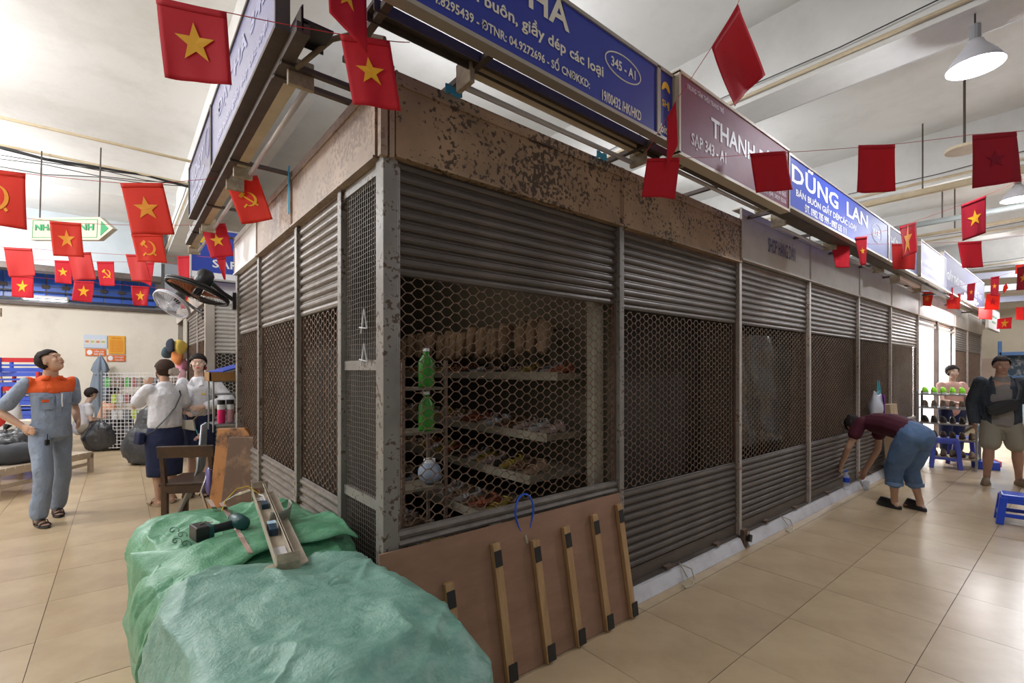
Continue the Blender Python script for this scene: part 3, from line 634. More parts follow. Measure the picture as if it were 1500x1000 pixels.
for lb, q, Y, cl, em_, ec in [
    ('small orange flag nearest the shoe shop fascia', [(1353, 427), (1368, 427), (1363, 449), (1349, 447)], 8.4, red_o, st, gold2),
    ('orange backlit flag over the lit shoe shop', [(1387, 430), (1407, 430), (1407, 453), (1387, 452)], 8.6, red_o, st, red_c),
    ('dark red star flag left of the glaring shop tube', [(1417, 416), (1429, 414), (1427, 441), (1416, 440)], 8.0, red_d, st, gold2),
    ('dark red star flag above the orange flag by the far wall', [(1451, 406), (1464, 404), (1462, 434), (1450, 432)], 7.6, red_d, st, gold2),
    ('orange flag with a red star near the right end', [(1445, 430), (1465, 430), (1463, 454), (1443, 453)], 8.6, red_o, st, red_c),
    ('pale sheer red flag left of the orange one with red star', [(1434, 450), (1454, 449), (1454, 468), (1434, 467)], 9.4, red_p, None, None),
    ('small bright red star flag above the man in the dark jacket', [(1461, 467), (1483, 464), (1482, 481), (1459, 482)], 8.8, red_c, st, gold),
    ('dark red star flag cut by the right edge', [(1490, 392), (1512, 386), (1508, 424), (1488, 425)], 6.0, red_d, st, gold2),
    ('plain pale red flag at the right edge above the man', [(1488, 450), (1504, 449), (1503, 469), (1489, 468)], 9.0, red_p, None, None),
    ('narrow dark strip flag before the orange backlit flag', [(1390, 422), (1396, 421), (1396, 441), (1392, 440)], 8.2, red_c, None, None),
    ('tiny flag turned edge-on near the far purlins', [(1474, 414), (1477, 422), (1470, 430), (1469, 420)], 8.8, red_o, None, None),
    ('plain orange flag cut by the right edge above the dark star flag', [(1488, 388), (1506, 386), (1506, 400), (1487, 401)], 7.5, red_o, None, None)]:
    flag(lb, q, Y, cl, em_, ec or gold, wave=.01)
strand('far thin string of small flags above the shoe shop', [(1349, 427, 8.4), (1407, 430, 8.6), (1465, 430, 8.6), (1530, 425, 8.6)])
strand('far thin string of dark flags near the right end wall', [(1390, 421, 8.2), (1429, 414, 8.0), (1464, 404, 7.6), (1512, 386, 6.0)])
# left bunting rows
flag('orange red hammer and sickle flag cut by the left edge', [(-42, 244), (38, 254), (37, 336), (-42, 326)], 2.9, red_o, hm, gold2, wave=.008)
flag('orange red star flag hanging highest in the middle left', [(176, 268), (238, 268), (255, 343), (193, 344)], 3.0, red_o, st, gold2, wave=.008)
flag('red hammer and sickle flag under the left lamp batten', [(328, 260), (377, 257), (400, 321), (355, 329)], 3.3, red_o, hm, wave=.006)
strand('upper string of the left bunting rows', [(-60, 240, 2.8), (38, 254, 2.9), (176, 268, 3.0), (238, 268, 3.0), (328, 259, 3.3), (377, 257, 3.3)])
flag('orange red star flag in front of the arrow sign', [(73, 323), (119, 327), (124, 377), (76, 374)], 4.1, red_o, st, gold2, wave=.008)
flag('hammer and sickle flag below the highest star flag', [(192, 343), (238, 343), (244, 385), (201, 383)], 4.2, red_o, hm, gold2, wave=.006)
flag('red star flag under the farther violet sign', [(293, 329), (330, 327), (342, 374), (310, 379)], 4.3, red_c, st, wave=.006)
strand('second string of the left bunting rows', [(-40, 310, 4.1), (73, 323, 4.1), (119, 327, 4.1), (238, 330, 4.2), (293, 329, 4.3), (330, 327, 4.3)])
for lb, q, Y, cl, em_ in [
    ('pale sheer red flag at far left beside the blue sign', [(6, 362), (47, 364), (55, 404), (15, 406)], 5.2, red_p, None),
    ('red star flag below the sheer one at far left', [(17, 402), (50, 405), (49, 437), (15, 434)], 6.0, red_c, st),
    ('pale sheer red flag left of the small hammer and sickle flag', [(98, 371), (133, 369), (140, 409), (107, 411)], 5.3, red_p, None),
    ('red star flag behind the flag in front of the arrow sign', [(80, 381), (103, 382), (105, 416), (82, 414)], 6.4, red_c, st),
    ('small red hammer and sickle flag before the blue louvres', [(142, 383), (167, 383), (170, 419), (146, 418)], 6.4, red_c, hm),
    ('sheer red flag under the orange hammer and sickle flag', [(184, 372), (212, 373), (222, 413), (192, 411)], 5.3, red_p, None),
    ('deep red flag half hidden behind the sheer one', [(205, 385), (226, 384), (221, 419), (203, 410)], 6.4, red_c, None),
    ('lowest small star flag left of the hammer and sickle one', [(109, 411), (138, 412), (135, 443), (107, 440)], 7.0, red_c, st),
    ('lowest small star flag in the middle of the louvres', [(192, 418), (219, 420), (217, 448), (194, 447)], 7.4, red_c, st),
    ('plain red flag just above the black wall fan', [(259, 375), (288, 374), (294, 409), (262, 411)], 5.8, red_c, None),
    ('red star flag seen through the black fan cage', [(264, 433), (288, 432), (287, 453), (265, 452)], 7.4, red_c, st),
    ('narrow red flag with yellow fold by the pale left fascia', [(317, 378), (331, 376), (331, 410), (328, 409)], 5.0, red_c, None)]:
    flag(lb, q, Y, cl, em_, wave=.012)
strand('third string of the left bunting rows', [(-40, 358, 5.2), (47, 364, 5.2), (133, 370, 5.3), (212, 374, 5.3), (288, 375, 5.8), (331, 376, 5.0)])
strand('fourth thin string of the left bunting rows', [(-40, 376, 6.4), (80, 381, 6.4), (167, 383, 6.4), (226, 384, 6.4), (280, 386, 6.4)])
strand('lowest thin string of the left bunting rows', [(10, 402, 6.4), (109, 411, 7.0), (219, 420, 7.4), (290, 428, 7.4)])
# ------------------------------------------------------------------ shoes
def shoe_bm(L=.25, Wd=.085, H=.085, toe=.045, heel=0, open_=False):
    """closed low shoe pointing to +y, sole and upper lofted; returns (sole, upper)"""
    so = MB(); up = MB(); n = 12
    def ring(k, z, sc=1, hz=0):
        out = []
        for j in range(n):
            a = 2 * pi * j / n; y = cos(a) * L / 2; x = sin(a) * Wd / 2 * (1.0 if y > 0 else .78) * (1 - .12 * abs(cos(a)))
            out.append(V((x * sc, y * (sc * .5 + .5), z + hz * (max(0, -y / L + .1)))))
        return out
    so.rings([ring(0, 0, .96), ring(0, .012, 1.02, heel), ring(0, .022, 1.0, heel)])
    rs = []
    for k, (t, sc) in enumerate(((0, .97), (.35, .96), (.7, .8), (1, .55))):
        r_ = ring(0, .022, sc, heel)
        for p in r_: p.z += t * (toe if p.y > .03 else H * (1 if p.y < 0 else .85))
        if k == 3:
            for p in r_: p.y = p.y * .8 - .02
        rs.append(r_)
    up.rings(rs); return so, up
def shoe(name, label, up_m, so_m, loc, rz, group=None, cat='shoe', **k):
    t = thing(name, label, cat, loc, rz, group); so, up = shoe_bm(**k); ob('sole', so, so_m, t, smooth=False); ob('upper', up, up_m, t, smooth=True); return t
def sandal(label, m1, m2, loc, rz, group):
    t = thing('sandal', label, 'sandal', loc, rz, group)
    foot = [(.035 * sin(2 * pi * j / 14) * (1.1 if cos(2 * pi * j / 14) > 0 else .8), .115 * cos(2 * pi * j / 14)) for j in range(14)]
    mb = MB(); mb.rings([[V((x, y, z + max(0, -y) * .35)) for x, y in foot] for z in (0, .014, .02)])
    mb.box((0, -.085, .010), (.045, .05, .045)); ob('sole', mb, m2, t)
    for y, h in ((.045, .04), (.02, .045), (-.06, .07)): ob('strap', MB().tube([(-.042 if y > 0 else -.03, y, .02 - min(0, y) * .4), (-.02, y, h), (.02, y, h), (.042 if y > 0 else .03, y, .02 - min(0, y) * .4)], [(.010, .0025)] * 4, 6, ref=(0, 1, 0)), m1, t)
    return t
shelfcol = M('beige shelf edge', (.50, .46, .36), .5, c2=(.36, .32, .25), scale=5)
SH = thing('display_shelf', 'tiered display shelves with beige edges inside the corner stall', 'shelf')
tiers = [(.36, 1.52, .24), (.55, 1.52, .42), (.80, 1.52, .64), (1.02, 1.52, .86), (1.16, 1.52, 1.10), (1.25, 1.52, 1.48)]
for x0, x1, z in tiers: ob('shelf_board', MB().b2((x0, .22, z - .04), (x1, 3.2, z)), board_m, SH); ob('shelf_edge', MB().b2((x0 - .012, .22, z - .045), (x0, 3.2, z + .008)), shelfcol, SH)
ob('side_upright', MB().b2((1.46, .10, .05), (1.55, .16, 2.3)), shelfcol, SH)
ob('back_shelf', MB().b2((.32, 2.6, 1.0), (1.2, 3.2, 1.02)).b2((.32, 2.6, 1.5), (1.2, 3.2, 1.52)), board_m, SH, kind='stuff')
scols = [('brown', (.22, .12, .07)), ('silver', (.62, .62, .66)), ('tan', (.48, .32, .20)), ('mustard', (.50, .36, .06)), ('rust red', (.42, .11, .05)), ('black', (.03, .03, .03)), ('pale pink', (.62, .46, .42)), ('white', (.72, .72, .74))]
prot = []
for cn, c in scols:
    m1 = M(cn + ' shoe upper', c, .3 if cn in ('silver', 'black') else .6, .5 if cn == 'silver' else 0)
    prot.append((cn, sandal(cn + ' strappy sandal among the shoes on the dim shelves behind the hexagonal grille', m1, M(cn + ' sole', tuple(x * .6 for x in c), .6), (0, 0, -1), pi / 2, cn + ' sandals in the corner stall')))
first = set(); random.seed(11)
for ti, (x0, x1, z) in enumerate(tiers):
    nxt = tiers[ti + 1][0] if ti < 5 else 1.5
    y = .30
    while y < 2.6:
        for dx in ([.12] if nxt - x0 < .3 else [.12]):
            pi_ = random.choice([0, 0, 1, 2, 2, 3, 4, 5, 6, 7, 1]); cn, pr = prot[pi_]
            lc = (x0 + dx, y + random.uniform(-.01, .01), z + .003); rz = pi / 2 + random.uniform(-.3, .3)
            if pi_ not in first: pr.location = lc; pr.rotation_euler.z = rz; first.add(pi_)
            else: dup(pr, lc, rz)
        y += .097 if random.random() < .8 else .13
# boots and slippers hanging in the back of the stall
random.seed(5)
hangp = shoe('hanging_shoe', 'tan shoe hanging toe-down on the rack at the back of the corner stall', MATS['tan shoe upper'], MATS['tan sole'], (1.45, .5, 1.72), 0, 'hanging shoes')
hangp.rotation_euler = (-1.2, 0, 1.4)
hk = [hangp]
for k in range(26):
    o = dup(hangp, (1.44 - random.uniform(0, .08), .45 + k * .10, 1.70 + random.uniform(-.02, .03))); hk.append(o)
rail_ = ob('rack_rail', MB().cyl((1.47, .3, 1.78), (1.47, 3.1, 1.78), .01, 6), brownbar, SH)
def bottle(label, col_m, loc, h=.22, r=.035, cap=None, liquid=None, group=None):
    t = thing('bottle', label, 'bottle', loc, 0, group)
    ob('bottle_body', MB().lathe([(r * .95, 0), (r, .01), (r, h * .62), (r * .9, h * .7), (r * .38, h * .85), (r * .38, h * .93)], 16), col_m, t, smooth=True)
    ob('cap', MB().cyl((0, 0, h * .92), (0, 0, h), r * .42, 12), cap or white_let, t); return t
gb = M('green plastic bottle', (.03, .22, .012), .35)
sb = thing('small_shelf', 'narrow rack just inside the corner post of the corner stall', 'shelf', (.30, .28, 0))
for z in (.0, .45, .9, 1.18, 1.40): ob('board', MB().b2((-.12, -.08, z), (.12, .1, z + .012)), board_m, sb)
for x, y in ((-.12, -.08), (.12, -.08), (-.12, .1), (.12, .1)): ob('leg', MB().b2((x - .008, y - .008, 0), (x + .008, y + .008, 1.55)), rust_m, sb)
for z, n in ((1.412, 'topmost green bottle on the rack inside the corner post'), (1.192, 'lower green bottle on the rack inside the corner post')): bottle(n, gb, (.33, .24, z), .2, .04)
wc = thing('shoe_jar', 'round bluish white ball-shaped jar inside the mesh by the corner post', 'jar', (.36, .26, .912)); ob('jar_body', MB().ball((0, 0, .06), .06), M('pale blue plastic', (.33, .39, .5), .4), wc, smooth=True); ob('lid', MB().cyl((0, 0, .11), (0, 0, .13), .03), white_let, wc)
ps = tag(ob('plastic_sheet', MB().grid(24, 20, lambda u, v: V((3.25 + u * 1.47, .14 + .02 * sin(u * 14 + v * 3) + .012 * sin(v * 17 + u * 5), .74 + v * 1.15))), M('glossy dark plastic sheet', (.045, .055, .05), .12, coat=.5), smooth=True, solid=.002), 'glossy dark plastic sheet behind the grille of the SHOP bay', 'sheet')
# ------------------------------------------------------------------ green bales in the foreground
def woven(name, c, c2):
    m = M(name, c, .45, 0, c2, 22, lo=.40, hi=.68, detail=9, bump=.35, bscale=120, stretch=(1, 1, 1)); m2 = m.node_tree; N, L = m2.nodes, m2.links
    b = N['Principled BSDF']; w1 = N.new('ShaderNodeTexNoise'); w1.inputs['Scale'].default_value = 6; w1.inputs['Detail'].default_value = 8; w1.inputs['Distortion'].default_value = .5
    mp = N.new('ShaderNodeMapping'); mp.inputs['Scale'].default_value = (.7, 2.0, .8); mp.inputs['Rotation'].default_value = (0, 0, .7)
    tc = [n for n in N if n.type == 'TEX_COORD'][0]; L.new(tc.outputs['Object'], mp.inputs[0]); L.new(mp.outputs[0], w1.inputs['Vector'])
    bp = [n for n in N if n.type == 'BUMP'][0]; b2 = N.new('ShaderNodeBump'); b2.inputs['Strength'].default_value = .45; b2.inputs['Distance'].default_value = .04
    L.new(w1.outputs['Fac'], b2.inputs['Height']); L.new(bp.outputs[0], b2.inputs['Normal']); L.new(b2.outputs[0], b.inputs['Normal'])
    b.inputs['Coat Weight'].default_value = .2; b.inputs['Coat Roughness'].default_value = .35; return m
gm1 = woven('bright green woven plastic', (.09, .33, .17), (.19, .47, .29)); gm2 = woven('bluish green woven plastic', (.17, .37, .30), (.29, .50, .42))
def bale(c, s, e=.42, amp=.03, seed=0, nu=220, nv=150, tilt=None, crease=.024):
    mb = MB(); c = V(c)
    def sp(x, p): return (1 if x >= 0 else -1) * abs(x) ** p
    rs = []
    for i in range(1, nv):
        ph = -pi / 2 + pi * i / nv; ring = []
        for j in range(nu):
            th_ = 2 * pi * j / nu; d = V((sp(cos(ph), e) * sp(cos(th_), e), sp(cos(ph), e) * sp(sin(th_), e), sp(sin(ph), e)))
            p = V((d.x * s[0], d.y * s[1], d.z * s[2])); q = p * 2.2 + V((seed, seed * .7, 0))
            nn = noise.noise(q) * amp * 2 + noise.noise(q * 2.4) * amp * .8
            rg = 1 - abs(noise.noise(V((p.x * 3.2 + p.y * 1.5 + seed, p.y * 3.0 - p.x, p.z * 2.6)))) * 2; nn += crease * max(0, rg) ** 4
            r2 = 1 - abs(noise.noise(V((p.x * 7 - p.y * 5 + seed * 3, p.y * 2.2 + p.x * 1.4, p.z * 4)))) * 3.2; nn += crease * .45 * max(0, r2) ** 3
            r3 = 1 - abs(noise.noise(V((p.x * 3 + p.y * 9, p.y * 3 - p.x * 4 + seed, p.z * 7)))) * 3.5; nn -= crease * .35 * max(0, r3) ** 3
            if tilt: p.z += tilt(p) * (p.z + s[2]) / (2 * s[2])
            ring.append(c + p + V((d.x, d.y, d.z)).normalized() * nn)
        rs.append(ring)
    k = len(mb.v); mb.rings(rs, True); mb.v = [(x, y, max(z, .002)) for x, y, z in mb.v]; return mb
B1 = thing('fabric_bale', 'bright green woven sack bale against the left stalls, holding the drill', 'bale', (-.43, .64, 0))
ob('sack', bale((0, 0, .375), (.40, .63, .385), .38, .022, 3, tilt=lambda p: -.02 * p.y), gm1, B1, smooth=True)
B2 = thing('fabric_bale', 'bluish green woven sack bale nearest the camera at the bottom', 'bale', (-.43, -.43, 0))
ob('sack', bale((0, 0, .39), (.375, .585, .40), .44, .034, 9, tilt=lambda p: .03 * p.y - .05 * p.x), gm2, B2, smooth=True)
# overlapping flap of the bright sack lying over the nearer one
edge = [(222, 1006, .42), (238, 960, .55), (262, 905, .66), (300, 868, .735), (335, 838, .765), (372, 813, .78), (420, 797, .785), (470, 789, .79), (505, 783, .785), (525, 786, .77)]
ep = [on(x, y, z=z) for x, y, z in edge]
def flapf(u, v):
    t = u * (len(ep) - 1); i = min(int(t), len(ep) - 2); p = ep[i].lerp(ep[i + 1], t - i)
    q = V((min(max(p.x, -.80), -.08), max(p.y, .0) + .32, .80)); 
    if u < .28: q = V((-.845, .5, .38 + u * 1.45))
    r_ = p.lerp(q, v); r_.z += .006 * sin(u * 23 + v * 5) + .004 * sin(v * 15) + (.012 * sin(pi * v) if u > .28 else 0); return r_ - V((-.43, .64, 0))
ob('flap', MB().grid(40, 14, flapf), gm1, B1, smooth=True, solid=.006)
from mathutils.bvhtree import BVHTree
bv = []
for o_ in kids(B1): bv.append(BVHTree.FromPolygons([v.co + V((-.43, .64, 0)) for v in o_.data.vertices], [tuple(p.vertices) for p in o_.data.polygons]))
def snap(px, py, off=.006):
    """point of the bale's skin seen in that direction, in the bale's own frame"""
    d = (on(px, py, z=.5) - CAMP).normalized(); best = None
    for t_ in bv:
        h = t_.ray_cast(CAMP, d)
        if h[0] is not None and (best is None or h[3] < best[1]): best = (h[0], h[3])
    return (best[0] if best else on(px, py, z=.78)) + V((0, 0, off)) - V((-.43, .64, 0))
sm2 = M('faded pink stripe', (.50, .33, .28), .6, c2=(.25, .42, .30), scale=30, lo=.55, hi=.65)
ob('stripe', MB().grid(30, 2, lambda u, v: snap(324 + 42 * u - 3 + v * 8, 738 + 74 * u)), sm2, B1, solid=.002)
ob('stripe', MB().grid(4, 2, lambda u, v: snap(303 + 8 * u + v * 7, 733 + 14 * u)), sm2, B1, solid=.002)
for x_, y_ in ((250, 776), (262, 783), (254, 792), (268, 796)): ob('pen_mark', MB().tube([snap(x_ + 5 * cos(t * .8) + t * .9, y_ + 3.5 * sin(t * .8), .002) for t in range(10)], .0016, 5), M('faded dark ink', (.05, .12, .10), .7), B1)
# ------------------------------------------------------------------ cordless drill
dteal = M('dark teal plastic', (.012, .085, .085), .4); drub = M('black rubber', (.02, .022, .025), .6)
def lying(a, b, up_px=None, z=.80): return on(a, b, z=z)
da, db = on(292, 778, z=.825), on(350, 765, z=.825)      # battery, motor head
D = thing('cordless_drill', 'dark teal cordless drill lying on the bright green bale', 'drill', (da.x, da.y, .80)); ax = (db - da); ax.z = 0; Ld = ax.length; ax.normalize(); D.rotation_euler.z = math.atan2(ax.y, ax.x)
ob('battery', MB().box((0, 0, .022), (.05, .095, .06)), black, D, bevel=.006)
ob('base', MB().box((.032, 0, .022), (.028, .08, .05)), dteal, D, bevel=.006)
ob('grip', MB().limb([((.04, 0, .022), .017, .02), ((Ld * .5, .004, .02), .015, .018), ((Ld - .02, .006, .022), .018, .02)], ref=(0, 1, 0)), drub, D, smooth=True)
ob('motor_housing', MB().tube([(Ld, -.055, .03), (Ld + .002, -.048, .03), (Ld, -.01, .03), (Ld + .002, .04, .03), (Ld + .002, .065, .03)], [.02, .028, .032, .03, .022], 16), dteal, D, smooth=True)
ob('chuck', MB().tube([(Ld + .002, .062, .03), (Ld + .002, .085, .03), (Ld + .002, .1, .03)], [.021, .018, .012], 14), drub, D, smooth=True)
ob('trigger', MB().box((Ld - .035, .022, .022), (.02, .014, .016)), black, D, bevel=.003)
ob('belt_clip', MB().tube([(.0, .0, .055), (.03, .01, .056), (.045, -.01, .054)], .003, 6), M('steel', (.5, .5, .5), .3, .8), D)
# ------------------------------------------------------------------ opened lamp housing on the bales
ha, hb = on(378, 722, z=.86), on(418, 832, z=.80)
H = thing('lamp_housing', 'opened cream lamp batten with loose wires lying across the bales', 'lamp part', ha); hv = hb - ha; hl = hv.length
H.rotation_euler = hv.to_track_quat('X', 'Z').to_euler()
cm2 = M('dusty cream sheet metal', (.55, .48, .38), .5, c2=(.4, .34, .26), scale=9)
ob('tray', MB().b2((0, -.028, 0), (hl, .028, .003)).b2((0, -.030, 0), (hl, -.027, .035)).b2((0, .027, 0), (hl, .030, .05)), cm2, H)
ob('cover', MB().b2((.02, .035, -.02), (hl, .038, .045)).b2((.02, .038, -.02), (hl, .075, -.016)), cm2, H, rot=(.35, 0, 0))
for x in (-.012, hl): ob('end_bracket', MB().prism([(x, -.03), (x + .02, -.035), (x + .025, .03), (x + .012, .06), (x - .004, .05)], -.03, .045).tube([(x + .01, -.035, .02), (x + .015, -.075, .01), (x + .0, -.10, .0)], [(.022, .006), (.02, .006), (.012, .005)], 10, ref=(1, 0, 0)), M('dirty end cap', (.3, .24, .17)), H, bevel=.002)
ob('ballast', MB().box((hl * .62, .0, .018), (.10, .032, .03)), M('dark blue ballast', (.01, .05, .10), .3), H, bevel=.003)
ob('ballast_label', MB().box((hl * .62 - .03, 0, .034), (.035, .033, .003)), M('light blue label', (.45, .65, .8), .5), H)
ob('ballast', MB().box((hl * .27, .006, .016), (.06, .03, .024)), MATS['dark blue ballast'], H, bevel=.003)
ob('paper_label', MB().box((hl * .85, 0, .006), (.08, .045, .002)), M('paper label', (.7, .7, .74), .6), H); ob('paper_label', MB().box((hl * .14, 0, .008), (.06, .04, .002)), MATS['paper label'], H)
for col, pts in ((yellow, [(.10, 0, .02), (.06, -.05, .06), (.05, -.10, .05), (.09, -.15, .01), (.12, -.165, -.03)]), (M('dark red wire', (.25, .02, .03), .5), [(-.01, -.02, .02), (.05, 0, .03), (.10, 0, .02)]), (white_let, [(.10, 0, .02), (.15, .01, .03), (.19, -.01, .02), (.22, .0, .03)]), (white_let, [(.10, 0, .02), (.14, -.01, .035), (.17, .01, .03), (.21, .01, .02)]), (white_let, [(.02, -.02, .02), (-.02, -.08, .01), (-.01, -.16, -.03)])):
    ob('wire', MB().tube(pts, .0022, 6), col, H)
sc = tag(ob('curved_cover', MB().grid(10, 6, lambda u, v: V((.045 * sin(u * 3.0) - .02, .06 * cos(u * 3.0), -.035 + v * .10))), M('dusty translucent plastic', (.30, .30, .25), .35), smooth=True, solid=.003), 'curved dusty plastic reflector propped behind the lamp housing', 'cover')
sc.location = on(412, 760, z=.83); sc.rotation_euler = (.2, .3, -.9)
# ------------------------------------------------------------------ people
skin = M('warm skin', (.52, .30, .20), .5, c2=(.58, .35, .24), scale=6); skin2 = M('fair skin', (.66, .44, .34), .5, c2=(.72, .5, .4), scale=6); skin3 = M('tanned skin', (.36, .20, .14), .5, c2=(.42, .24, .17), scale=6)
hair_m = M('black hair', (.018, .014, .013), .75, spec=.2, bump=.5, bscale=60, c2=(.04, .03, .028), scale=30); hairb = M('dark brown hair', (.05, .028, .02), .75, spec=.2, bump=.5, bscale=60)
lip_m = M('lips', (.45, .12, .10), .5); redlip = M('red lips', (.55, .02, .03), .4); eyew = M('eye white', (.75, .73, .7), .4)
denim = M('blue denim', (.085, .16, .30), .8, c2=(.13, .21, .36), scale=9, bump=1.0, bscale=14); navy = M('navy cloth', (.012, .02, .07), .8, bump=.8, bscale=9)
wcl = M('white blouse cloth', (.74, .74, .78), .7, bump=.9, bscale=10); greyblue = M('grey blue workwear', (.25, .31, .42), .8, c2=(.30, .365, .47), scale=4, bump=1.0, bscale=11)
orange = M('orange yoke cloth', (.80, .11, .015), .75, bump=.8, bscale=12)
def Rm(yaw=0, pitch=0, roll=0): return Matrix.Rotation(rad(yaw), 3, 'Z') @ Matrix.Rotation(rad(pitch), 3, 'X') @ Matrix.Rotation(rad(roll), 3, 'Y')
def head_bm(mb, c, R, k=1):
    c = V(c); f = lambda x, y, z: c + R @ V((x * k, y * k, z * k))
    mb.ball(f(0, -.008, .022), (.073 * k, .09 * k, .09 * k), R, 20, 14); mb.ball(f(0, .022, -.035), (.058 * k, .062 * k, .075 * k), R, 18, 12)
    mb.ball(f(0, .05, -.082), (.028 * k, .028 * k, .024 * k), R); mb.ball(f(0, .078, .035), (.045 * k, .014 * k, .02 * k), R)
    mb.tube([f(0, .078, .018), f(0, .096, -.018), f(0, .078, -.028)], [.008 * k, .014 * k, .010 * k], 8)
    mb.ball(f(.037, .062, -.02), (.022 * k, .02 * k, .025 * k), R); mb.ball(f(-.037, .062, -.02), (.022 * k, .02 * k, .025 * k), R)
    mb.ball(f(0, .078, -.052), (.024 * k, .013 * k, .012 * k), R)
    for s_ in (-1, 1): mb.ball(f(s_ * .076, -.005, -.008), (.010 * k, .019 * k, .03 * k), R, 10, 8)
def face_parts(P_, c, R, k=1, lips=None, brow=True):
    c = V(c); f = lambda x, y, z: c + R @ V((x * k, y * k, z * k))
    for s_ in (-1, 1):
        e = ob('eye', MB().ball(f(s_ * .031, .0755, .008), (.0115 * k, .0055 * k, .0038 * k), R, 10, 6), eyew, P_, smooth=True)
        ob('pupil', MB().ball(f(s_ * .031, .0795, .008), (.0052 * k, .003 * k, .0040 * k), R, 10, 6), hair_m, e)
        if brow: ob('eyebrow', MB().tube([f(s_ * .016, .084, .030), f(s_ * .032, .082, .035), f(s_ * .046, .070, .030)], .0032 * k, 6), hair_m, P_)
    ob('lips', MB().ball(f(0, .089, -.052), (.021 * k, .005 * k, .0075 * k), R, 12, 6), lips or lip_m, P_, smooth=True)
def hair_bm(c, R, k=1, style='short'):
    c = V(c); mb = MB(); mb.ball((0, -.016, .030), (.087, .100, .098), None, 30, 22)
    th = {'short': lambda p: (p.z > .052 + .25 * max(0, p.y)) if p.y > -.012 else (p.z > -.055 + .02 * abs(p.y)),
          'crop': lambda p: (p.z > .060 + .1 * max(0, p.y)) if p.y > -.005 else (p.z > -.035),
          'long': lambda p: (p.z > .040 + .30 * max(0, p.y) * (1 if abs(p.x) < .05 else .6)) if p.y > .012 else (p.z > -.085)}[style]
    a, _ = split(mb, th); a.v = [tuple(c + R @ (V(p) * k + noise.noise_vector(V(p) * 28) * .006)) for p in a.v]; return a
def hand_bm(mb, w_, d, nrm, k=1, curl=.5, spread=.16, thumb=1):
    """wrist w_, direction d, palm normal nrm; five separate fingers"""
    w_, d, nrm = V(w_), V(d).normalized(), V(nrm); nrm = (nrm - d * nrm.dot(d)).normalized(); sd = d.cross(nrm)
    mb.limb([(w_ - d * .02, .027 * k, .02 * k), (w_ + d * .03 * k, .036 * k, .016 * k), (w_ + d * .075 * k, .040 * k, .014 * k)], ref=sd)
    for i, (o_, L_) in enumerate(((-.03, .062), (-.010, .074), (.011, .070), (.031, .054))):
        p = w_ + d * .078 * k + sd * o_ * k; dd = (d + sd * o_ * spread * 10).normalized(); pts = [(p - dd * .02 * k, .0095 * k, .0095 * k)]; q = p
        for j, fr_ in enumerate((.45, .32, .23)):
            a = curl * (j + .6) * .8; dj = (dd * cos(a) + nrm * sin(a)).normalized(); q = q + dj * L_ * fr_ * k * 1.05; r_ = (.009 - .0011 * j) * k; pts.append((q, r_, r_))
        mb.limb(pts, ref=sd, n=8)
    p = w_ + d * .02 * k - sd * thumb * .028 * k; dt = (d * .75 - sd * thumb * .65 + nrm * .25).normalized(); mb.limb([(p, .013 * k, .013 * k), (p + dt * .035 * k, .011 * k, .011 * k), (p + (dt + d * .4 + nrm * curl * .4).normalized() * .062 * k, .009 * k, .009 * k)], ref=nrm, n=8)
def arm_bm(mb, sh, el, wr, k=1):
    mb.limb([(sh, .05 * k, .048 * k), (V(sh).lerp(V(el), .5), .043 * k, .043 * k), (el, .036 * k, .038 * k)]); mb.limb([(el, .036 * k, .038 * k), (V(el).lerp(V(wr), .3), .038 * k, .038 * k), (wr, .024 * k, .028 * k)])
def leg_bm(mb, hp, kn, an, k=1):
    mb.limb([(hp, .085 * k, .088 * k), (V(hp).lerp(V(kn), .5), .07 * k, .074 * k), (kn, .052 * k, .055 * k)]); mb.limb([(kn, .05 * k, .053 * k), (V(kn).lerp(V(an), .32), .053 * k, .06 * k), (V(kn).lerp(V(an), .8), .034 * k, .038 * k), (an, .033 * k, .038 * k)])
def foot_bm(mb, an, d, k=1):
    d = V(d); d.z = 0; d.normalize(); a = V(an); mb.limb([(a - d * .035 - V((0, 0, a.z - .035)), .03 * k, .03 * k), (a + d * .06 - V((0, 0, a.z - .032)), .036 * k, .026 * k), (a + d * .13 - V((0, 0, a.z - .022)), .038 * k, .015 * k)], ref=V((0, 0, 1)).cross(d)); mb.limb([(a, .034 * k, .038 * k), (a - V((0, 0, a.z - .05)), .034 * k, .042 * k)])
    sd = V((0, 0, 1)).cross(d)
    for i in range(5): p = a + d * (.155 - .009 * abs(i - 1)) + sd * (.03 - i * .0155) * k - V((0, 0, a.z - .018)); mb.ball(p, (.0095 * k, .0095 * k, .009 * k))
def sleeve(mb, a, b, r0, r1): mb.limb([(a, r0, r0), (V(a).lerp(V(b), .5), (r0 + r1) / 2, (r0 + r1) / 2), (b, r1, r1)])
def cloth_part(name, mb, mat, P_, vox=.011, amp=.008, it=5, seed=0, sc=8, **k): return ob(name, folds(remesh(mb, vox, it), amp, sc, seed=seed), mat, P_, smooth=True, **k)
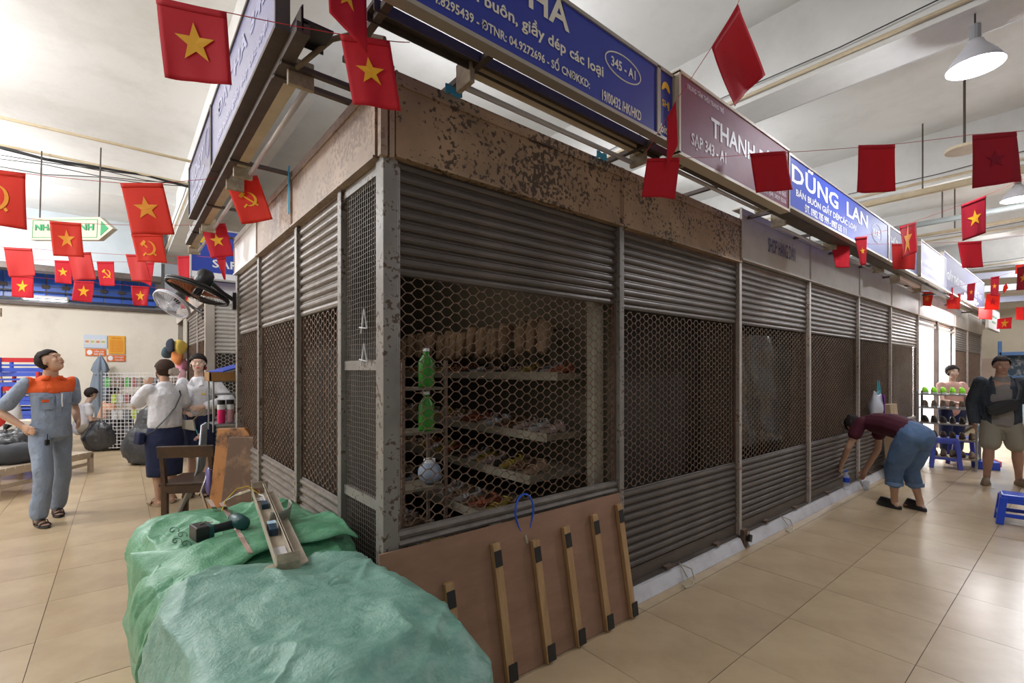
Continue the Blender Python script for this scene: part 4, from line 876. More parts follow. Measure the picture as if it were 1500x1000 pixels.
def sole_shoe(P_, an, d, kind, mat, mat2=None, k=1):
    d = V(d); d.z = 0; d.normalize(); sd = V((0, 0, 1)).cross(d); a = V((an[0], an[1], 0)); n = 16
    def rg(z, s): return [a + d * (.055 + .14 * k * cos(2 * pi * j / n) * s) + sd * (.05 * k * sin(2 * pi * j / n) * s * (1 if cos(2 * pi * j / n) > 0 else .85)) + V((0, 0, z)) for j in range(n)]
    so = ob(kind, MB().rings([rg(.003, .97), rg(.015, 1.02), rg(.026, .98)]), mat2 or mat, P_)
    if kind == 'sandal':
        for t, h in ((.12, .052), (.065, .075)): ob('strap', MB().tube([a + d * t + sd * x * k + V((0, 0, z)) for x, z in ((-.047, .02), (-.035, h * .8), (0, h), (.035, h * .8), (.047, .02))], [(.013, .004)] * 5, 8, ref=d), mat, so)
        ob('strap', MB().tube([a + d * .01 + sd * -.045 + V((0, 0, .02)), a - d * .045 + sd * -.035 + V((0, 0, .075)), a - d * .06 + V((0, 0, .08)), a - d * .045 + sd * .035 + V((0, 0, .075)), a + d * .01 + sd * .045 + V((0, 0, .02))], [(.011, .004)] * 5, 8, ref=(0, 0, 1)), mat, so)
    elif kind == 'clog':
        ob('upper', MB().rings([rg(.02, .97), [p + (a + d * .09 - p) * .12 + V((0, 0, .03)) if (p - a).dot(d) > 0 else p + V((0, 0, .012)) for p in rg(.02, .98)], [p + (a + d * .09 - p) * .42 + V((0, 0, .085)) if (p - a).dot(d) > 0 else p + V((0, 0, .018)) for p in rg(.02, .95)]]), mat, so, smooth=True)
    elif kind == 'slide':
        ob('strap', MB().grid(4, 8, lambda u, v: a + d * (.05 + u * .09) + sd * (.052 * cos(pi * v)) + V((0, 0, .02 + (.065 - .012 * u) * sin(pi * v)))), mat, so, solid=.006, smooth=True)
    return so
def person(label, loc, rz): return thing('person', label, 'person', loc, rz)
# --- man in grey-blue workwear looking up, hand on hip
P1 = person('man in grey-blue and orange work uniform looking up, hand on hip, sandals', (-1.41, 4.68, 0), rad(-152))
k1 = 1.0; hR = Rm(30, 27); hc = V((.015, .035, 1.585))
hipR, hipL = V((.085, .0, .93)), V((-.085, -.02, .93)); knR, knL = V((.11, .12, .50)), V((-.12, -.07, .50)); anR, anL = V((.13, .10, .085)), V((-.14, -.20, .085))
shR, shL = V((.168, -.03, 1.385)), V((-.165, .0, 1.385)); elR, wrR = V((.30, -.20, 1.10)), V((.20, -.02, .955)); elL, wrL = V((-.24, -.12, 1.13)), V((-.20, .04, .97))
b = MB(); head_bm(b, hc, hR); b.limb([((0, -.02, 1.38), .062, .062), ((0, 0, 1.52), .056, .058)]); b.limb([((0, 0, .95), .13, .10), ((0, .005, 1.12), .12, .095), ((0, -.01, 1.31), .135, .078)])
arm_bm(b, shR, elR, wrR); hand_bm(b, wrR, (-.10, .95, -.30), (-1, 0, -.1), 1, .25, .10, 1); arm_bm(b, shL, elL, wrL); hand_bm(b, wrL, (.3, .9, -.2), (1, 0, 0), 1, .3, .1, -1)
leg_bm(b, hipR, knR, anR); leg_bm(b, hipL, knL, anL); foot_bm(b, anR, (.1, 1, 0)); foot_bm(b, anL, (.35, 1, 0))
ob('body', remesh(b, .0075, 2), skin, P1, smooth=True); face_parts(P1, hc, hR); ob('hair', hair_bm(hc, hR), hair_m, P1, smooth=True, solid=.010)
s_ = MB(); s_.limb([((0, -.0, .86), .162, .135), ((0, .01, 1.0), .150, .135), ((0, .01, 1.16), .152, .133), ((0, -.005, 1.31), .162, .115), ((0, -.01, 1.385), .13, .075)]); sleeve(s_, shR, shR.lerp(elR, .74), .056, .068); sleeve(s_, shL, shL.lerp(elL, .74), .056, .068)
sm_ = folds(remesh(s_, .011, 5), .010, 8); sm_, _x = split(sm_, lambda p: p.z > .835 or abs(p.x) > .19)
yk, rest = split(sm_, lambda p: p.z > 1.275 + .04 * abs(p.x) and abs(p.x) < .178)
ob('shirt', rest, greyblue, P1, smooth=True, solid=.003); ob('yoke', yk, orange, P1, smooth=True, solid=.004, label='bright orange shoulder yoke')
ob('collar', MB().grid(16, 2, lambda u, v: V((.075 * sin((u - .5) * 5.4), -.005 - .062 * -cos((u - .5) * 5.4) * -1 + .03, 1.445 - .045 * v)) + V((.018 * v * sin((u - .5) * 5.4), .018 * v * cos((u - .5) * 5.4), 0))), orange, P1, smooth=True, solid=.005)
ob('placket', MB().grid(2, 12, lambda u, v: V((-.015 + u * .035, .137 + .012 * sin(v * 5), 1.27 - v * .42))), greyblue, P1, solid=.005)
ob('pocket', MB().grid(3, 3, lambda u, v: V((.04 + u * .10, .148 - .030 * u * u, 1.24 - v * .12))), greyblue, P1, solid=.006); ob('pocket_badge', MB().grid(3, 1, lambda u, v: V((.08 + u * .05, .147 - .012 * u, 1.215 - v * .025))), orange, P1, solid=.004)
ob('trousers', folds(remesh((lambda m: (m.limb([((0, -.01, .90), .152, .12), ((0, 0, .98), .145, .118)]), m.limb([(hipR, .09, .10), (hipR.lerp(knR, .5), .084, .092), (knR, .072, .078), (knR.lerp(anR, .6), .073, .076), (anR + V((0, 0, .03)), .074, .078)]), m.limb([(hipL, .09, .10), (hipL.lerp(knL, .5), .084, .092), (knL, .072, .078), (knL.lerp(anL, .6), .073, .076), (anL + V((0, 0, .03)), .074, .078)]), m)[-1])(MB()), .011, 5), .012, 8, (1, 1, .7), 4), greyblue, P1, smooth=True)
sole_shoe(P1, anR, (.1, 1, 0), 'sandal', black); sole_shoe(P1, anL, (.35, 1, 0), 'sandal', black)
ob('key_fob', MB().box((.09, .14, .80), (.035, .015, .05), (0, 0, .3)).tube([(.085, .135, .88), (.09, .14, .82)], .004, 6), black, P1)
ob('lanyard', MB().tube([(-.02, .155, 1.27), (-.015, .16, 1.2), (-.02, .158, 1.14)], [(.006, .004)] * 3, 6), white_let, P1)
# --- woman in white blouse and navy skirt from behind
P2 = person('woman seen from behind, white blouse, navy skirt, flower hair tie, hand at face', (-.49, 4.68, 0), rad(13))
hR = Rm(22, -4); hc = V((0, .03, 1.495)); sR, sL = V((.155, 0, 1.285)), V((-.155, .0, 1.285)); eL, wL = V((-.235, .16, 1.10)), V((-.10, .24, 1.32)); eR, wR = V((.21, .06, 1.06)), V((.05, .20, 1.13))
b = MB(); head_bm(b, hc, hR, .94); b.limb([((0, 0, 1.27), .05, .05), ((0, .015, 1.42), .045, .048)]); b.limb([((0, 0, .86), .15, .12), ((0, 0, 1.05), .12, .10), ((0, 0, 1.22), .14, .10)])
arm_bm(b, sR, eR, wR, .85); hand_bm(b, wR, (-.7, .4, .4), (0, 0, 1), .85, .6); arm_bm(b, sL, eL, wL, .85); hand_bm(b, wL, (.45, .15, .85), (0, 1, 0), .85, .5, thumb=-1)
for x in (-.075, .075):
    leg_bm(b, (x, 0, .84), (x, .01, .45), (x, -.01 + x * .4, .085), .88); foot_bm(b, (x, -.01 + x * .4, .085), (x * 2, 1, 0), .9)
ob('body', remesh(b, .0075, 2), skin, P2, smooth=True); face_parts(P2, hc, hR, .94)
ob('hair', hair_bm(hc, hR, .99, 'long'), hairb, P2, smooth=True, solid=.010); bn = hc + hR @ V((.03, -.105, -.02))
ob('hair_tie', remesh((lambda m: ([m.ball(bn + hR @ V((.042 * cos(t), -.004, .03 * sin(t))), (.026, .018, .024)) for t in [i * 2 * pi / 7 for i in range(7)]], m.ball(bn, .024), m)[-1])(MB()), .006, 2), M('beige flower cloth', (.55, .45, .38), .8), P2, smooth=True, label='beige flower hair tie')
ob('face_mask', MB().grid(8, 8, lambda u, v: hc + hR @ V(((u - .5) * .12, .098 - .10 * (u - .5) ** 2 * 4 * .5 - .04 * (v - .4) ** 2, -.005 - v * .085))), M('white mask', (.8, .82, .86), .7), P2, smooth=True, solid=.003)
s_ = MB(); s_.limb([((0, 0, .90), .165, .135), ((0, -.005, 1.02), .16, .13), ((0, 0, 1.22), .165, .12), ((0, .0, 1.31), .09, .07)]); sleeve(s_, sR, sR.lerp(eR, .7), .065, .075); sleeve(s_, sL, sL.lerp(eL, .7), .065, .078)
sm_, _x = split(folds(remesh(s_, .010, 5), .012, 7, seed=3), lambda p: p.z > .865); ob('blouse', sm_, wcl, P2, smooth=True, solid=.003)
ob('collar', MB().grid(12, 2, lambda u, v: V((.062 * sin(u * 2 * pi), .01 + .058 * cos(u * 2 * pi), 1.345 - v * .03))), wcl, P2, solid=.005, smooth=True)
def skirt(P_, z0, z1, r0, rm, r1, dy=0): ob('skirt', MB().grid(36, 14, lambda u, v: V(((lambda r: (r[0] * sin(2 * pi * u), r[1] * cos(2 * pi * u) + dy))((((r0 + (rm - r0) * min(1, v * 3.3) + (r1 - rm) * max(0, v - .35) / .65) * (1 + .02 * sin(9 * u * 2 * pi) * v)), (r0 + (rm - r0) * min(1, v * 3.3) + (r1 - rm) * max(0, v - .35) / .65) * .78))) + (z0 + (z1 - z0) * v,))), navy, P_, smooth=True, solid=.004)
skirt(P2, .93, .33, .135, .185, .165)
st_ = ob('bag_strap', MB().tube([(.13, .0, 1.31), (.12, -.11, 1.22), (.05, -.15, 1.08), (-.06, -.155, .94), (-.14, -.12, .84), (-.20, -.02, .78)], [(.008, .003)] * 6, 6, ref=(1, 0, 1)), black, P2)
ob('shoulder_bag', MB().box((-.225, .03, .76), (.06, .16, .13), (0, .1, 0)), navy, P2, bevel=.015)
for x in (-.075, .075): sole_shoe(P2, (x, -.01 + x * .4, 0), (x * 2, 1, 0), 'slide', M('beige slide', (.40, .30, .20), .7), k=.85)
ob('wristband', MB().lathe([(.03, -.006), (.03, .006), (.024, .006), (.024, -.006)], 14, (-.125, .225, 1.29), Rm(20, -20)), hair_m, P2)
# --- second woman facing the camera with cream handbag
p3 = at(291, 542, 5.7); P3 = person('woman facing the aisle, white long-sleeved blouse, navy skirt, cream handbag, red lips', (p3.x, p3.y, 0), rad(160))
hR = Rm(12, 3); hc = V((0, .02, 1.575)); sR, sL = V((.165, 0, 1.35)), V((-.165, .0, 1.35)); eL, wL = V((-.31, .02, 1.13)), V((-.08, .18, 1.07)); eR, wR = V((.22, -.02, 1.10)), V((.10, .17, 1.02))
b = MB(); head_bm(b, hc, hR, .97); b.limb([((0, -.01, 1.33), .05, .05), ((0, .005, 1.50), .044, .046)]); b.limb([((0, 0, .92), .15, .12), ((0, 0, 1.12), .115, .09), ((0, 0, 1.28), .14, .10)])
arm_bm(b, sR, eR, wR, .85); hand_bm(b, wR, (-.7, .5, -.2), (0, 0, -1), .85, .6); arm_bm(b, sL, eL, wL, .85); hand_bm(b, wL, (.9, .3, -.1), (0, -1, 0), .85, .4, thumb=-1)
for x in (-.075, .075): leg_bm(b, (x, 0, .88), (x, .01, .48), (x, -.01, .10), .88); foot_bm(b, (x, -.01, .10), (x, 1, 0), .9)
ob('body', remesh(b, .008, 2), skin2, P3, smooth=True); face_parts(P3, hc, hR, .97, redlip); ob('hair', hair_bm(hc, hR, 1.0, 'long'), hair_m, P3, smooth=True, solid=.008)
ob('hair_bun', MB().ball(hc + hR @ V((-.03, -.115, -.035)), (.04, .035, .04)), hair_m, P3, smooth=True); ob('hair_ribbon', MB().ball(hc + hR @ V((-.065, -.105, -.04)), (.022, .02, .03)), M('dark red ribbon', (.3, .01, .02), .6), P3, smooth=True)
s_ = MB(); s_.limb([((0, 0, .98), .145, .12), ((0, 0, 1.12), .14, .115), ((0, 0, 1.28), .165, .115), ((0, .0, 1.37), .09, .07)]); sleeve(s_, sR, eR, .062, .062); sleeve(s_, eR, eR.lerp(wR, .8), .062, .045); sleeve(s_, sL, eL, .066, .072); sleeve(s_, eL, eL.lerp(wL, .75), .075, .05)
sm_, _x = split(folds(remesh(s_, .011, 4), .012, 8, seed=6), lambda p: p.z > .95); ob('blouse', sm_, wcl, P3, smooth=True, solid=.003); skirt(P3, 1.02, .50, .125, .175, .165)
ob('collar', MB().add([(-.05, .075, 1.40), (-.01, .105, 1.30), (-.07, .11, 1.33), (.05, .075, 1.40), (.01, .105, 1.30), (.07, .11, 1.33)], [(0, 1, 2), (3, 5, 4)]), wcl, P3, solid=.005); ob('name_tag', MB().box((-.08, .118, 1.22), (.05, .006, .014)), yellow, P3)
crm = M('cream leather', (.62, .58, .48), .4); ob('handbag', MB().prism([(-.02, .80), (.17, .84), (.16, .92), (.0, .93)], .17, .23), crm, P3, bevel=.01); ob('bag_chain', MB().tube([(.0, .2, .93), (-.08, .19, 1.02), (-.11, .17, 1.06)], .007, 6), M('tan chain', (.4, .28, .16), .4), P3); ob('bag_handle', MB().tube([(.06, .2, .92), (.07, .2, .98), (.11, .2, 1.0), (.14, .2, .92)], .006, 6), black, P3)
ob('bag_charm', MB().ball((-.06, .21, .72), (.045, .02, .02)).ball((-.10, .21, .70), .018).ball((-.02, .21, .70), .018).ball((-.06, .21, .75), .018), M('pink plush', (.65, .42, .38), .9), P3, smooth=True); ob('charm_cord', MB().tube([(.0, .21, .86), (-.03, .21, .80), (-.05, .21, .74)], .006, 6), M('turquoise cord', (.1, .5, .55), .6), P3)
for x in (-.075, .075): sole_shoe(P3, (x, -.01, 0), (x, 1, 0), 'slide', black, k=.85)
# --- man at the right in dark jacket and shorts
P4 = person('man in open dark jacket, grey t-shirt and khaki shorts with black sling bag', (8.02, -1.17, 0), rad(103))
hR = Rm(8, -6); hc = V((0, .02, 1.56)); sR, sL = V((.20, 0, 1.34)), V((-.20, .0, 1.34)); eR, wR = V((.27, -.02, 1.06)), V((.26, .06, .82)); eL, wL = V((-.28, -.02, 1.06)), V((-.29, .05, .82))
knR, anR, knL, anL = V((.12, .05, .48)), V((.14, .02, .085)), V((-.15, -.02, .48)), V((-.18, -.12, .085))
b = MB(); head_bm(b, hc, hR); b.limb([((0, -.01, 1.33), .065, .062), ((0, .005, 1.49), .058, .06)]); b.limb([((0, 0, .90), .16, .12), ((0, 0, 1.12), .155, .12), ((0, 0, 1.28), .17, .11)])
arm_bm(b, sR, eR, wR); hand_bm(b, wR, (0, .1, -1), (-1, 0, 0), 1, .5, thumb=-1); arm_bm(b, sL, eL, wL); hand_bm(b, wL, (0, .1, -1), (1, 0, 0), 1, .5)
leg_bm(b, (.09, 0, .86), knR, anR, 1.12); leg_bm(b, (-.09, 0, .86), knL, anL, 1.12); foot_bm(b, anR, (.25, 1, 0)); foot_bm(b, anL, (-.35, 1, 0))
ob('body', remesh(b, .0085, 2), skin3, P4, smooth=True); face_parts(P4, hc, hR); ob('hair', hair_bm(hc, hR, 1, 'crop'), hair_m, P4, smooth=True, solid=.008)
tee = M('grey t-shirt cloth', (.22, .20, .19), .85, bump=.2, bscale=40); jk = M('dark navy jacket', (.035, .045, .06), .8, bump=1.0, bscale=10); kh = M('khaki shorts cloth', (.27, .25, .20), .85, bump=.2, bscale=30)
s_ = MB(); s_.limb([((0, .0, .80), .17, .135), ((0, 0, 1.0), .17, .14), ((0, 0, 1.26), .175, .125), ((0, 0, 1.36), .10, .08)]); sm_, _x = split(folds(remesh(s_, .011, 4), .008, 8, seed=2), lambda p: p.z > .78); ob('t_shirt', sm_, tee, P4, smooth=True, solid=.003)
s_ = MB(); s_.limb([((0, -.01, .84), .195, .155), ((0, -.01, 1.05), .19, .155), ((0, -.01, 1.28), .195, .13), ((0, -.01, 1.37), .12, .08)]); sleeve(s_, sR, eR, .078, .07); sleeve(s_, eR, wR, .068, .055); sleeve(s_, sL, eL, .078, .07); sleeve(s_, eL, wL, .068, .055)
sm_, _x = split(folds(remesh(s_, .011, 4), .014, 7, seed=8), lambda p: p.z > .80 and not (p.y > .02 and abs(p.x) < .085 + .02 * sin(p.z * 9)) and not (p.z > 1.36 and abs(p.x) < .085)); ob('jacket', sm_, jk, P4, smooth=True, solid=.006)
ob('shorts', folds(remesh((lambda m: (m.limb([((0, 0, .80), .165, .13), ((0, 0, .90), .155, .125)]), m.limb([((.09, 0, .80), .11, .115), (V((.11, .04, .55)), .112, .115)]), m.limb([((-.09, 0, .80), .11, .115), (V((-.135, -.01, .55)), .112, .115)]), m)[-1])(MB()), .011, 4), .008, 8), kh, P4, smooth=True)
ob('sling_bag', MB().prism([(-.16, -.01), (-.10, -.075), (.10, -.085), (.17, -.03), (.15, .06), (.02, .085), (-.14, .06)], -.035, .035).xf(Matrix.Translation((.01, .165, 1.03)) @ Matrix.Rotation(rad(24), 4, 'Y')), black, P4, bevel=.018)
ob('bag_flap', MB().prism([(-.13, .0), (.14, -.02), (.14, .05), (.02, .075), (-.12, .05)], -.045, -.03).xf(Matrix.Translation((.01, .238, 1.04)) @ Matrix.Rotation(rad(24), 4, 'Y')), M('matte black cloth', (.03, .03, .033), .8), P4, bevel=.004)
ob('bag_strap', MB().tube([(-.12, .16, 1.12), (-.15, .13, 1.25), (-.14, .02, 1.40), (-.05, -.15, 1.32)], [(.022, .005)] * 4, 8, ref=(1, 0, 0)), black, P4)
sl = M('brown slide rubber', (.24, .17, .11), .6); sole_shoe(P4, anR, (.25, 1, 0), 'clog', sl); sole_shoe(P4, anL, (-.35, 1, 0), 'clog', sl)
# --- bending woman
P5 = person('woman bending down in maroon t-shirt and rolled denim capris, black clogs', (5.60, -.66, 0), rad(-28))
hR = Rm(-6, -82); hc = V((.0, .60, .84)); hpR, hpL = V((.08, -.10, .80)), V((-.08, -.10, .80)); sR, sL = V((.13, .41, .90)), V((-.13, .41, .90)); eR, wR = V((.17, .46, .58)), V((.12, .58, .30)); eL, wL = V((-.20, .50, .60)), V((-.16, .64, .36))
knR, knL, anR, anL = V((.09, .03, .44)), V((-.08, .06, .44)), V((.16, -.02, .10)), V((-.03, .10, .10))
b = MB(); head_bm(b, hc, hR, .95); b.limb([((0, .44, .89), .055, .055), ((0, .54, .86), .05, .05)]); b.limb([((0, -.08, .82), .15, .13), ((0, .12, .90), .125, .11), ((0, .34, .90), .135, .10)])
arm_bm(b, sR, eR, wR, .88); hand_bm(b, wR, (0, .35, -1), (-1, 0, 0), .88, .8, thumb=-1); arm_bm(b, sL, eL, wL, .88); hand_bm(b, wL, (0, .3, -1), (1, 0, 0), .88, .8)
leg_bm(b, hpR, knR, anR, .92); leg_bm(b, hpL, knL, anL, .92); foot_bm(b, anR, (0, 1, 0), .9); foot_bm(b, anL, (0, 1, 0), .9)
ob('body', remesh(b, .008, 2), skin, P5, smooth=True); face_parts(P5, hc, hR, .95); ob('hair', hair_bm(hc, hR, .99, 'long'), hair_m, P5, smooth=True, solid=.010); ob('hair_bun', MB().ball(hc + hR @ V((0, -.09, .085)), (.035, .035, .03)), hair_m, P5, smooth=True)
mrn = M('maroon t-shirt cloth', (.075, .008, .022), .85, bump=.2, bscale=40)
s_ = MB(); s_.limb([((0, -.02, .86), .16, .125), ((0, .15, .895), .155, .13), ((0, .32, .90), .16, .12), ((0, .42, .90), .12, .08)], ref=(1, 0, 0)); sleeve(s_, sR, sR.lerp(eR, .45), .068, .07); sleeve(s_, sL, sL.lerp(eL, .45), .068, .07)
ob('t_shirt', folds(remesh(s_, .010, 4), .009, 8, seed=1), mrn, P5, smooth=True)
ob('jeans', folds(remesh((lambda m: (m.limb([((0, -.13, .80), .165, .135), ((0, -.02, .85), .155, .13)]), [m.limb([(h_, .11, .12), (h_.lerp(k_, .5), .105, .115), (k_, .085, .09), (k_.lerp(a_, .42), .078, .082)]) for h_, k_, a_ in ((hpR, knR, anR), (hpL, knL, anL))], m)[-1])(MB()), .011, 4), .012, 9, (1, 1, .8)), denim, P5, smooth=True)
for k_, a_ in ((knR, anR), (knL, anL)):
    c_ = k_.lerp(a_, .48); ob('rolled_cuff', MB().tube([c_ + V((0, 0, .02)), c_ - V((0, 0, .02))], [.083, .083], 18), M('pale denim cuff', (.16, .25, .42), .85), P5, bevel=.006)
sole_shoe(P5, anR, (.1, 1, 0), 'clog', black, k=.95); sole_shoe(P5, anL, (-.1, 1, 0), 'clog', black, k=.95)
# --- shop girl and the seated people
def simple(label, loc, rz, top, bot, hr=hair_m, H=1.58, seat=False, sk=skin2, arms=None):
    P_ = person(label, loc, rz); k = H / 1.62; zz = -.42 if seat else 0; hc = V((0, .03 + (.12 if seat else 0), 1.50 * k + zz)); hR = Rm(0, -25 if seat else 0)
    sR, sL = V((.15, .0 + (.08 if seat else 0), 1.28 * k + zz)), V((-.15, (.08 if seat else 0), 1.28 * k + zz)); hz = .86 * k + zz
    (eR, wR, eL, wL) = arms or (V((.2, .12, 1.02 * k + zz)), V((.08, .34, .98 * k + zz)), V((-.2, .12, 1.02 * k + zz)), V((-.06, .34, 1.0 * k + zz)))
    b = MB(); head_bm(b, hc, hR, .95); b.limb([(sR.lerp(sL, .5), .05, .05), (hc - V((0, .01, .07)), .045, .045)]); b.limb([((0, 0, hz), .15, .12), (sR.lerp(sL, .5) - V((0, 0, .06)), .14, .1)])
    arm_bm(b, sR, eR, wR, .85); hand_bm(b, wR, (wR - eR), (0, 0, -1), .85, .4); arm_bm(b, sL, eL, wL, .85); hand_bm(b, wL, (wL - eL), (0, 0, -1), .85, .4)
    for x in (-.09, .09):
        kn, an = (V((x * 1.5, .40, hz + .06)), V((x * 1.5, .38, .085))) if seat else (V((x, .01, .46 * k)), V((x, 0, .085))); leg_bm(b, (x, .02, hz), kn, an, .9); foot_bm(b, an, (0, 1, 0), .9)
    ob('body', remesh(b, .011, 2), sk, P_, smooth=True); face_parts(P_, hc, hR, .95); ob('hair', hair_bm(hc, hR, 1, 'long'), hr, P_, smooth=True, solid=.008)
    s_ = MB(); s_.limb([((0, 0, hz), .165, .135), (sR.lerp(sL, .5) - V((0, 0, .05)), .165, .12)]); sleeve(s_, sR, sR.lerp(eR, .5), .062, .068); sleeve(s_, sL, sL.lerp(eL, .5), .062, .068); cloth_part('top', s_, top, P_, .013)
    s_ = MB()
    for x in (-.09, .09):
        kn, an = (V((x * 1.5, .40, hz + .06)), V((x * 1.5, .38, .085))) if seat else (V((x, .01, .46 * k)), V((x, 0, .085))); s_.limb([(V((x, .02, hz)), .105, .11), (kn, .085, .09), (kn.lerp(an, .7), .075, .08)])
    cloth_part('trousers', s_, bot, P_, .014); return P_
pink = M('dusty pink top cloth', (.55, .32, .26), .8)
simple('shop girl in dusty pink top behind the shoe rack by the lit shop', (9.95, -.42, 0), rad(128), pink, navy)
kst = M('beige trousers cloth', (.38, .33, .26), .85)
a_ = at(152, 542, 9.6); simple('seated woman in orange patterned top by the wire grid rack', (a_.x, a_.y, 0), rad(-70), M('orange patterned cloth', (.75, .30, .14), .8, c2=(.8, .55, .4), scale=16), navy, seat=True)
a_ = at(118, 542, 8.9); simple('seated woman in white top and beige trousers half hidden behind the man', (a_.x, a_.y, 0), rad(-80), wcl, kst, seat=True)
a_ = at(72, 542, 9.3); simple('black haired person standing behind the blue plastic crates', (a_.x, a_.y, 0), rad(150), M('dim shirt', (.3, .25, .3), .8), navy, H=1.55)
# ------------------------------------------------------------------ left background
brnw = M('dark stained wood', (.04, .02, .012), .4, c2=(.085, .042, .02), scale=6, stretch=(1, 6, 1), bump=.2, coat=.2)
c0 = at(291, 542, 4.65); CH = thing('wooden_chair', 'dark stained wooden chair with open back standing behind the green bales', 'chair', (c0.x, c0.y, 0), rad(-28))
for x in (-.2, .2):
    ob('leg', MB().bar((x, -.2, 0), (x, -.2, .44), .045, .05), brnw, CH, bevel=.004); ob('leg', MB().bar((x, .2, 0), (x, .2, .42), .045, .045), brnw, CH, bevel=.004)
    ob('back_post', MB().bar((x, -.2, .42), (x, -.26, .80), .05, .035), brnw, CH, bevel=.004)
ob('seat', MB().box((0, .02, .44), (.50, .48, .03)), brnw, CH, bevel=.008); ob('apron', MB().box((0, -.2, .39), (.36, .025, .07)), brnw, CH); ob('apron', MB().box((0, .2, .39), (.36, .025, .07)), brnw, CH)
ob('back_rail', MB().box((0, -.262, .75), (.47, .03, .11), (.15, 0, 0)), brnw, CH, bevel=.006); ob('seat_rail', MB().box((0, -.205, .40), (.4, .05, .06)), brnw, CH)
wornw = M('worn orange brown wood', (.40, .17, .05), .55, c2=(.06, .03, .02), scale=4, lo=.48, hi=.6)
for n, (lab, x, y, h, col, rx) in enumerate([('worn orange-brown tabletop leaning on the left shutters beside the chair', -.17, 2.95, 1.0, wornw, 0), ('dark worn board behind the orange-brown tabletop', -.10, 2.80, .93, M('dark worn board', (.12, .07, .045), .6, c2=(.3, .18, .1), scale=5, lo=.5, hi=.7), 0)]):
    t = thing('leaning_board', lab, 'board', (x, y, 0), 0); t.rotation_euler = (0, .10, 0)
    ob('board', MB().prism([(-.17, .02), (.17, .0), (.175, h * .93), (.10, h), (-.17, h * .97)], -.03, .025).xf(Matrix.Rotation(rad(-50), 4, 'Z')), col, t, bevel=.008); ob('edge_batten', MB().box((.0, .045, h * .5), (.30, .03, .05)).xf(Matrix.Rotation(rad(-50), 4, 'Z')), brnw, t)
fm = M('grey folded metal', (.35, .38, .40), .35, .7)
ft_ = thing('folding_frame', 'folded grey tubular metal legs beside the wooden chair', 'frame', (-.26, 3.75, 0))
for i in range(4): ob('tube', MB().tube([(-.22 + i * .03, .1 * i, .0), (-.02 + i * .03, .1 * i, .5), (.02 + i * .02, .08 * i, .95)], .014, 8), fm, ft_, smooth=True)
cf = thing('metal_chair', 'folded chrome chair frame with violet seat by the leaning tabletop', 'chair', (-.24, 3.12, 0)); ob('frame', MB().tube([(0, 0, 0), (-.02, 0, .2), (-.08, 0, .42), (-.02, 0, .62), (.03, 0, .55), (.04, 0, .1)], .011, 8), M('chrome', (.6, .6, .6), .15, 1), cf, smooth=True); ob('seat', MB().ball((-.02, .03, .50), (.03, .10, .13)), M('violet vinyl', (.12, .1, .3), .4), cf, smooth=True)
# wall fans
def fan(label, c, R, r, cage, motor_m, loc_mount, blade_c, deep=.09, n=40):
    t = thing('wall_fan', label, 'fan', c); t.rotation_euler = R
    for z, rr in ((.0, r), (.022, r)): ob('cage_ring', MB().tube([(rr * cos(2 * pi * i / 32), rr * sin(2 * pi * i / 32), z) for i in range(33)], .012, 6), cage, t, smooth=True)
    cw = MB()
    for i in range(n):
        a = 2 * pi * i / n
        for s_ in (1, -1): cw.tube([(.05 * cos(a), .05 * sin(a), .011 + s_ * deep * .8), (.6 * r * cos(a + .15), .6 * r * sin(a + .15), .011 + s_ * deep * .6), (r * cos(a + .25), r * sin(a + .25), .011)], .0017, 4, cap=False)
    ob('cage_wires', cw, cage, t, kind='stuff')
    for i in range(3): a0 = 2 * pi * i / 3; ob('blade', MB().grid(6, 4, lambda u, v: V(((.04 + u * r * .78) * cos(a0 + (v - .5) * 1.1 * (.5 + u * .6)), (.04 + u * r * .78) * sin(a0 + (v - .5) * 1.1 * (.5 + u * .6)), .01 + (v - .5) * .05))), blade_c, t, solid=.003, smooth=True)
    ob('motor', MB().lathe([(.055, .07), (.07, .09), (.07, .19), (.05, .22)], 20), motor_m, t, smooth=True); ob('hub', MB().cyl((0, 0, -.03), (0, 0, .05), .035, 14), cage, t)
    ob('motor_label', MB().box((0, -.071, .13), (.06, .004, .05)), M('green label', (.02, .25, .1), .5), t)
    Ri = Euler(R).to_matrix().inverted(); m = Ri @ (V(loc_mount) - V(c)); ob('arm', MB().tube([(0, 0, .16), m * .6 + V((0, 0, .05)), m], .02, 8), motor_m, t); ob('mount_plate', MB().box(m, (.06, .06, .16), Ri), motor_m, t)
    return t
fc = at(289, 428, 4.35); fan('black wall fan on the end post of the left stalls, facing down', fc, (V((0, 0, 1)) + FW * .30 + RT * .28).to_track_quat('Z', 'Y').to_euler(), .255, black, black, (-.02, 3.30, 2.16), M('orange brown blade', (.5, .18, .08), .4, transl=.3))
fc = at(251, 446, 6.4); fan('pale see-through wall fan behind the black one', fc, (V((0, 0, 1)) + FW * .9 + RT * .3).to_track_quat('Z', 'Y').to_euler(), .23, M('pale grey fan cage', (.55, .55, .6), .4), black, (0, 5.65, 2.25), M('clear blade', (.8, .82, .88), .2, alpha=.35))
